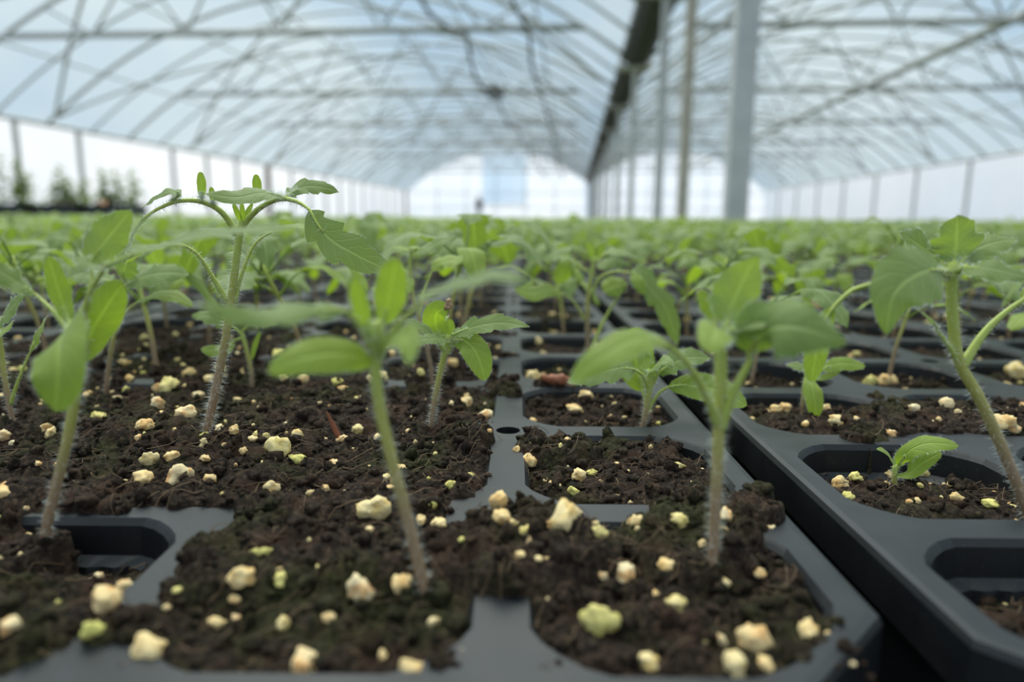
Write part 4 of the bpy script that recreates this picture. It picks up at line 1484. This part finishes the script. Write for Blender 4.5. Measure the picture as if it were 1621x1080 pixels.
# behind, by the gap, hanging pale leaf
H.append(hero('little tomato seedling with one pale leaf hanging straight down, beyond the tiny one',
    (1270, 655), [(1272, 625), (1276, 598), (1280, 585)], 0.8, 0.9, [
    ('cotyledon', None, [(1281, 596), (1285, 612, -4), (1290, 635, -6), (1292, 664, -6)], 30, 0.9, 'cot'),
    ('cotyledon', [(1282, 590), (1300, 584)], [(1298, 586), (1325, 576, -2), (1345, 576, -2), (1370, 580, -2)], 26, 0.55, 'cot'),
    ('leaf', None, [(1282, 600), (1305, 597, -1), (1320, 590, -1), (1336, 578, -1)], 12, 0.5, 'strap'),
    ('leaf', None, [(1280, 590), (1265, 580, 1), (1245, 578, 2)], 22, 0.5, 'leaf'),
    ], 14, 150))
# left edge
H.append(hero('hairy tomato seedling forking low above the soil, left of the tallest ones',
    (20, 668), [(12, 628), (5, 580), (0, 540), (-4, 500)], 1.05, 0.9, [
    ('cotyledon', [(17, 640), (30, 600, -1), (50, 552, -1)], [(48, 556, -1), (60, 530, -1), (75, 500, -2)], 30, 0.4, 'cot'),
    ('leaf', [(-2, 520), (0, 508)], [(-2, 512), (14, 492, -2), (38, 462, -3)], 50, 0.55, 'leaf'),
    ('leaf', [(-2, 525), (2, 520)], [(-4, 530, -3), (10, 520, -6), (20, 512, -7)], 34, 0.5, 'cot'),
    ('leaf', [(-2, 520), (-20, 490)], [(-18, 495), (-40, 480), (-70, 478)], 50, 0.5, 'leaf'),
    ], 15, 500))
H.append(hero('brown-stemmed tomato seedling with wide spreading seed leaves, behind the drooping leaf',
    (168, 622), [(173, 575), (180, 530), (186, 480), (190, 455)], 1.05, 1.0, [
    ('cotyledon', [(182, 528), (198, 495, -1), (222, 475, -2)], [(218, 478, -2), (250, 466, -4), (280, 470, -5), (305, 486, -5)], 34, 0.3, 'cot'),
    ('cotyledon', [(180, 528), (172, 505, 1)], [(172, 508, 1), (155, 480, 2), (140, 470, 2)], 40, 0.4, 'cot'),
    ('leaf', [(190, 460), (205, 448, -1)], [(202, 450, -1), (235, 436, -3), (270, 432, -4), (300, 436, -4)], 62, 0.5, 'leaf'),
    ('leaf', [(190, 458), (195, 430)], [(193, 440, 0), (200, 415, -2), (208, 398, -3)], 56, (0.1, -0.9, 0.3), 'leaf'),
    ('leaf', [(188, 458), (170, 445, 2)], [(172, 446, 2), (145, 436, 4), (115, 442, 5)], 54, 0.4, 'leaf'),
    ], 16, 350))
H.append(hero('small tomato seedling with pale thin leaves just behind the tallest stem',
    (400, 615), [(396, 580), (388, 545), (382, 525)], 1.0, 0.9, [
    ('cotyledon', [(384, 535), (368, 540)], [(370, 540), (355, 552, -3), (338, 555, -5), (318, 552, -6)], 26, 0.5, 'cot'),
    ('cotyledon', None, [(398, 570), (404, 545, 1), (412, 525, 1)], 9, 0.7, 'strap'),
    ('leaf', [(382, 528), (368, 515)], [(370, 515), (350, 508, -2), (330, 500, -4), (303, 500, -4)], 40, 0.5, 'leaf'),
    ('leaf', [(383, 525), (395, 510)], [(393, 512), (415, 505, 2), (440, 512, 3)], 40, 0.5, 'leaf'),
    ], 17, 200))

# seed coat on the small seedling, bits of debris
def debris(name, pts_px, Y, widths, mat, label, cat, flat=0.5, sides=8):
    ctrl = [at(px, py, Y + d) for px, py, d in pts_px]
    n = 12
    pts = spline(ctrl, n)
    rad = np.interp(np.linspace(0, 1, n), np.linspace(0, 1, len(widths)), widths)
    V, F, U = tube(pts, rad, sides)
    V = V.reshape(n, sides, 3)
    V = V + 0.12 * rad.max() * np.random.default_rng(3).normal(size=V.shape)
    c = V.mean(axis=1, keepdims=True)
    V[:, :, 1] = c[:, :, 1] + (V[:, :, 1] - c[:, :, 1]) * flat
    o = link(name, Bag().add(V.reshape(-1, 3), F, U).data(name, mat))
    tag(o, label, cat)
    return o


yS = H[3][1][1]
debris('seed_coat', [(711, 489, -.001), (710, 483, -.001), (712, 474, -.001)], yS, [0.0011, 0.0009, 0.0006], M['seed'], 'brown dried seed coat stuck on the leaf tip', 'seed coat', 0.7)
g = sA.hit(537, 693)
debris('bract_sliver', [(538, 696, 0), (528, 675, 0), (517, 652, 0)], g[1], [0.0007, 0.0007, 0.0002], M['bract'], 'red-brown pointed sliver sticking up from the peat', 'sliver', 0.4)
g = sA.hit(880, 606)
debris('bark_chip', [(856, 598, 0), (880, 601, 0), (915, 608, 0)], g[1], [0.0010, 0.0024, 0.0005], M['bract'], 'flat red-brown chip of bark lying on the peat', 'bark chip', 0.8)

# ---- generated seedlings
def make_proto(seed, lod=0):
    rg2 = np.random.default_rng(seed)
    hgt = 0.034 + 0.020 * rg2.random()
    lean = rg2.normal(size=2) * 0.006
    cotz = hgt * (0.55 + 0.15 * rg2.random())
    top = np.array([lean[0], lean[1], hgt * 0.9])
    ctrl = [np.array([0, 0, -0.004]), np.zeros(3), np.array([lean[0] * .25, lean[1] * .25, cotz * .6]), np.array([lean[0] * .6, lean[1] * .6, cotz]), top]
    parts = []
    seg, half, sides = [(14, 2, 7), (6, 1, 4), (3, 1, 3)][lod]
    n = [14, 5, 3][lod]
    V, F, U = tube(spline(ctrl, n), np.linspace(0.00095, 0.0007, n), sides)
    parts.append(('stem', Bag().add(V, F, U), 'stem'))
    a0 = rg2.random() * 6.283
    pc = ctrl[3]
    nl = 2 + int(rg2.integers(3, 5))
    for q in range(nl):
        cotl = q < 2
        a = a0 + (q * math.pi if cotl else math.pi / 2 + (q - 2) * 2.2 + rg2.normal() * 0.3)
        d = np.array([math.cos(a), math.sin(a), 0])
        L = (0.021 if cotl else 0.030) * (0.8 + 0.45 * rg2.random())
        b = pc if cotl else top - np.array([0, 0, 0.002 * (nl - q)])
        up = 0.30 + 0.45 * rg2.random()
        if not cotl and q == nl - 1: up = 0.95; L *= 0.7
        p1 = b + d * L * 0.28 + UPV * L * up * 0.45
        p2 = b + d * L * 0.62 + UPV * L * up * 0.62
        p3 = b + d * L * 1.0 + UPV * L * up * (0.30 - 0.5 * rg2.random())
        bag2 = Bag()
        wid = L * (0.38 if cotl else 0.56)
        bag2.add(*blade([p1, p2, p3], wid, UPV + d * 0.1, 'cot' if cotl else 'leaf', seg if cotl else (seg if lod else 20), half, 0.15, 0.25, 0.08, rg2.random()))
        bag2.add(*stalk([b, (b + p1) / 2 + UPV * 0.0006, p1, p1 * .6 + p2 * .4], 0.0006, 0.0002, [7, 3, 2][lod], [5, 3, 3][lod]))
        parts.append(('cotyledon' if cotl else 'leaf', bag2, 'cot' if cotl else 'leaf'))
    return parts


PROTO = []
for s in range(10):
    pl = []
    for nm, bag2, mk in make_proto(500 + s):
        pl.append((nm, bag2.data(nm, M[mk])))
    PROTO.append(pl)


def lowproto(s, lod):
    bag2 = Bag()
    for nm, b, mk in make_proto(500 + s, lod):
        bag2.add(np.concatenate(b.V), b.F, np.concatenate(b.U))
    return np.concatenate(bag2.V), bag2.F, np.concatenate(bag2.U)


hero_xy = [(h[1][0], h[1][1]) for h in H]
cells, cells_out = [], []
rng = np.random.default_rng(21)
for (n, mrow, ox, oy) in trays:
    for r in range(NR):
        for c in range(NC):
            x, y = ox + (c - 2) * P, oy + EDGE + (r + .5) * P
            if rng.random() < 0.14: continue
            if not in_view(x, y, DECK, 90):
                if y > 0.16 and not in_view(x, y, DECK, 150 + 30 / y) and not blocked(x, y, 0.02): cells_out.append((x + rng.normal() * .004, y + rng.normal() * .004, DECK - 0.004))
                continue
            x += rng.normal() * 0.004; y += rng.normal() * 0.004
            if n == 0 and mrow == 0 and (r < 3 and c >= 1): continue          # the cells hand-planted above
            if n == 1 and mrow == 0 and (r < 3): continue
            if any((x - hx)**2 + (y - hy)**2 < 0.024**2 for hx, hy in hero_xy): continue
            if blocked(x, y, 0.02): continue
            cells.append((y, x, n, mrow, r, c))
cells.sort()
N_IND = 300 - len(H)
for q, (y, x, n, mrow, r, c) in enumerate(cells[:N_IND]):
    ip = int(rng.integers(10))
    pl = PROTO[ip]
    root = empty('tomato_seedling', (x, y, soil_z(x, y)), rng.random() * 6.283)
    s = 0.78 + 0.28 * rng.random()
    root.scale = (s, s, s)
    for nm, me in pl:
        link(nm, me, root)
    side, kk, tk = ('left', 4 - c, -n) if n <= 0 else ('right', c, n - 1)
    tag(root, ('tall' if s > 0.97 else 'short' if s < 0.86 else 'mid-height') + ' seedling, cell row %s, column %s, %s tray in %s row %s of gap' % (NUM[r], NUM[kk], NTH[mrow], NTH[tk], side), 'seedling', 'seedlings crowding the rear cells')


def field(name, pos, lod, label, scl):
    protos = [lowproto(s, lod) for s in range(10)]
    tri = []
    for V, F, U in protos:
        quads = [f for f in F if len(f) == 4]
        tr = [f for f in F if len(f) == 3]
        tr += [[f[0], f[i], f[i + 1]] for f in quads for i in (1, 2)]
        tr += [[f[0], f[i], f[i+1]] for f in F if len(f) > 4 for i in range(1, len(f) - 1)]
        tri.append((V, np.array(tr), U))
    Vs, Fs, Us, n = [], [], [], 0
    for x, y, z in pos:
        V, T, U = tri[int(rng.integers(10))]
        a = rng.random() * 6.283
        s = scl * (0.82 + 0.38 * rng.random())
        c, sn = math.cos(a) * s, math.sin(a) * s
        Vs.append(np.stack([V[:, 0] * c - V[:, 1] * sn + x, V[:, 0] * sn + V[:, 1] * c + y, V[:, 2] * (s if scl < 1.5 else s / scl * 1.05) + z], 1))
        Fs.append(T + n); Us.append(U); n += len(V)
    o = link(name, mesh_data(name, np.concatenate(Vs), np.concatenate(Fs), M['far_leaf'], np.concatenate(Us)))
    tag(o, label, 'seedlings', None, 'stuff')
    return o


mid_cells = [(x, y, DECK - 0.004) for (y, x, *_) in cells[N_IND:]] + cells_out
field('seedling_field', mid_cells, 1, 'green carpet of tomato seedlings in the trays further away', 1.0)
far, far2 = [], []
y = AY + 7 * TPY
bed = Bag()
while y < 7.5:
    hw = 0.82 * y + 0.4
    x = -hw
    while x < hw:
        if rng.random() < 0.85 and not blocked(x, y, 0.02):
            far.append((x + rng.normal() * 0.006, y + rng.normal() * 0.006, DECK - 0.004))
        x += 0.062
    y += 0.062
y = 7.6
PERSON = ((757 - 905) / 1100 * 47.0, 47.0)
while y < 50.5:
    st = 0.11 + 0.007 * (y - 7.5)
    x = max(-11.6, -0.92 * y)
    while x < min(12.8, 0.85 * y):
        a_, b_ = x + rng.normal() * st * .25, y + rng.normal() * st * .25
        if -11.7 < a_ < 12.9 and b_ < 50.6 and abs(a_ - XM) > 0.24 and abs(a_ - PERSON[0]) + abs(b_ - PERSON[1]) > 0.8:
            far2.append((*G([[a_, b_, 0]])[0][:2], DECK - 0.004))
        x += st
    y += st
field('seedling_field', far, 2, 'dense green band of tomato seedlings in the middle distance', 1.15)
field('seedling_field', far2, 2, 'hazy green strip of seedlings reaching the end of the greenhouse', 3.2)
# trays too far off to tell apart
bag = Bag()
for mrow in range(7, 100):
    yy = AY + mrow * TPY
    if yy > 50: break
    wide = 1 if mrow < 18 else 4
    n = int(-0.95 * yy / TPX)
    while n * TPX < 0.95 * yy:
        ox = AX + (n + (wide - 1) / 2) * TPX
        gx, gy = ox * GC - (yy + TL/2) * GS, ox * GS + (yy + TL/2) * GC
        hwid = wide * TPX / 2
        if -12.0 + hwid < gx < 13.2 - hwid and gy < 51 and abs(gx - XM) > hwid + 0.2 and not blocked(ox, yy + TL/2, hwid + 0.1) and abs(gx - PERSON[0]) + abs(gy - PERSON[1]) > 1.6:
            bag.add(*box(ox - hwid + .003, ox + hwid - .003, yy, yy + TL, 0.0, DECK - 0.003))
        n += wide
tag(link('tray_field', bag.data('tray_field', M['soil'], False)), 'dark rows of trays merging in the distance', 'trays', None, 'stuff')

# ------------------------------------------------------------------ black crates with older plants far left
for q, c in enumerate(CRATES):
    root = empty('nursery_crate', (c[0], c[1], 0), 0.1 * q)
    L, Wd, Hc = 0.115, 0.17, 0.185
    bag = Bag()
    bag.add(*box(-L, L, -Wd, Wd, 0.0, 0.008))
    link('crate_base', bag.data('crate_base', M['gutter'], False), root)
    for (x0, x1, y0, y1) in ((-L, -L + .006, -Wd, Wd), (L - .006, L, -Wd, Wd), (-L, L, -Wd, -Wd + .006), (-L, L, Wd - .006, Wd)):
        bag = Bag()
        bag.add(*box(x0, x1, y0, y1, 0.008, Hc))
        link('side_panel', bag.data('side_panel', M['gutter'], False), root)
    bag = Bag()
    for (x0, x1, y0, y1) in ((-L - .006, -L + .008, -Wd - .006, Wd + .006), (L - .008, L + .006, -Wd - .006, Wd + .006), (-L, L, -Wd - .006, -Wd + .008), (-L, L, Wd - .008, Wd + .006)):
        bag.add(*box(x0, x1, y0, y1, Hc - 0.012, Hc))
    link('crate_rim', bag.data('crate_rim', M['plastic'], False), root)
    bag = Bag().add(*box(-L + .006, L - .006, -Wd + .006, Wd - .006, 0.008, Hc - 0.02))
    link('crate_soil', bag.data('crate_soil', M['soil'], False), root)
    tag(root, NTH[q] + ' black crate of taller leggy plants near the white side wall', 'crate', 'crates of older plants')
    for k in range(4):
        rg2 = np.random.default_rng(900 + q * 10 + k)
        px, py = (-0.06 + 0.04 * k) , (rg2.random() - .5) * 0.2
        pr = empty('leggy_plant', (c[0] + px, c[1] + py, Hc - 0.02), rg2.random() * 6)
        hgt = 0.15 + 0.19 * rg2.random()
        lean = rg2.normal(size=2) * 0.03
        sp = [np.array([0, 0, -0.01]), np.array([lean[0] * .3, lean[1] * .3, hgt * .5]), np.array([lean[0], lean[1], hgt])]
        V, F, U = tube(spline(sp, 8), np.linspace(.0028, .0012, 8), 6)
        link('stem', Bag().add(V, F, U).data('stem', M['stem']), pr)
        line = spline(sp, 20)
        for j in range(22):
            f = 0.06 + 0.92 * j / 21
            b = line[int(f * 19)]
            a = j * 2.4 + rg2.random()
            d = np.array([math.cos(a), math.sin(a), 0])
            Lf = 0.085 * (1.2 - 0.75 * f) * (0.8 + .5 * rg2.random())
            bag = Bag().add(*blade([b, b + d * Lf * .5 + UPV * Lf * .35, b + d * Lf + UPV * Lf * .1 * rg2.normal()], Lf * 0.55, UPV, 'leaf', 8, 1, .1, .2, .05, rg2.random()))
            link('leaf', bag.data('leaf', M['orange'] if (q == 2 or q == 1) and j < 2 and k == 1 else M['crate_leaf']), pr)
        tag(pr, NTH[k] + ' leggy plant in the ' + NTH[q] + ' black crate along the side wall', 'plant', 'older plants in the crates')

# ------------------------------------------------------------------ person far away
def make_person():
    gx, gy = (757 - 905) / 1100 * 47.0, 47.0
    loc = G([[gx, gy, 0]])[0]
    root = empty('person', loc, 0.2)
    J = dict(pel=(0, 0, .95), belly=(0, .0, 1.12), chest=(0, .02, 1.32), neck=(0, .02, 1.47), head=(0, .0, 1.57), crown=(0, 0, 1.68),
             lhip=(.10, 0, .92), lknee=(.11, -.02, .50), lank=(.11, .03, .09), ltoe=(.12, -.14, .035),
             rhip=(-.10, 0, .92), rknee=(-.12, -.03, .50), rank=(-.12, .03, .09), rtoe=(-.13, -.14, .035),
             lsh=(.19, .02, 1.40), lel=(.25, .0, 1.13), lwr=(.17, -.16, .99), lha=(.13, -.21, .97),
             rsh=(-.19, .02, 1.40), rel=(-.25, .0, 1.13), rwr=(-.17, -.16, .99), rha=(-.13, -.21, .97))
    R = dict(pel=(.15, .11), belly=(.145, .11), chest=(.16, .12), neck=(.06, .06), head=(.085, .10), crown=(.06, .07), lhip=(.09, .09), lknee=(.065, .065), lank=(.045, .045), ltoe=(.04, .03),
             lsh=(.07, .07), lel=(.05, .05), lwr=(.035, .035), lha=(.035, .02))
    E = [('pel', 'belly'), ('belly', 'chest'), ('chest', 'neck'), ('neck', 'head'), ('head', 'crown')]
    for s in 'lr':
        E += [('pel', s + 'hip'), (s + 'hip', s + 'knee'), (s + 'knee', s + 'ank'), (s + 'ank', s + 'toe'), ('chest', s + 'sh'), (s + 'sh', s + 'el'), (s + 'el', s + 'wr'), (s + 'wr', s + 'ha')]
    keys = list(J)
    me = bpy.data.meshes.new('body')
    me.from_pydata([J[k] for k in keys], [(keys.index(a), keys.index(b)) for a, b in E], [])
    o = link('body', me, root)
    md = o.modifiers.new('skin', 'SKIN')
    for i, k in enumerate(keys):
        rr = R.get(k) or R['l' + k[1:]]
        me.skin_vertices[0].data[i].radius = rr
        me.skin_vertices[0].data[i].use_root = (k == 'pel')
    o.modifiers.new('sub', 'SUBSURF').levels = 1
    me.materials.append(M['coat'])
    hv = lump(77, I2, 0.08) * np.array([.088, .105, .115]) + np.array([0, 0.012, 1.635])
    link('hair', mesh_data('hair', hv, F2_, M['darkwood']), root)
    fv = lump(79, I2, 0.05) * np.array([.066, .06, .085]) + np.array([0, -0.062, 1.59])
    link('face', mesh_data('face', fv, F2_, M['skin']), root)
    tag(root, 'distant person in dark clothes standing before the far gable', 'person')


make_person()
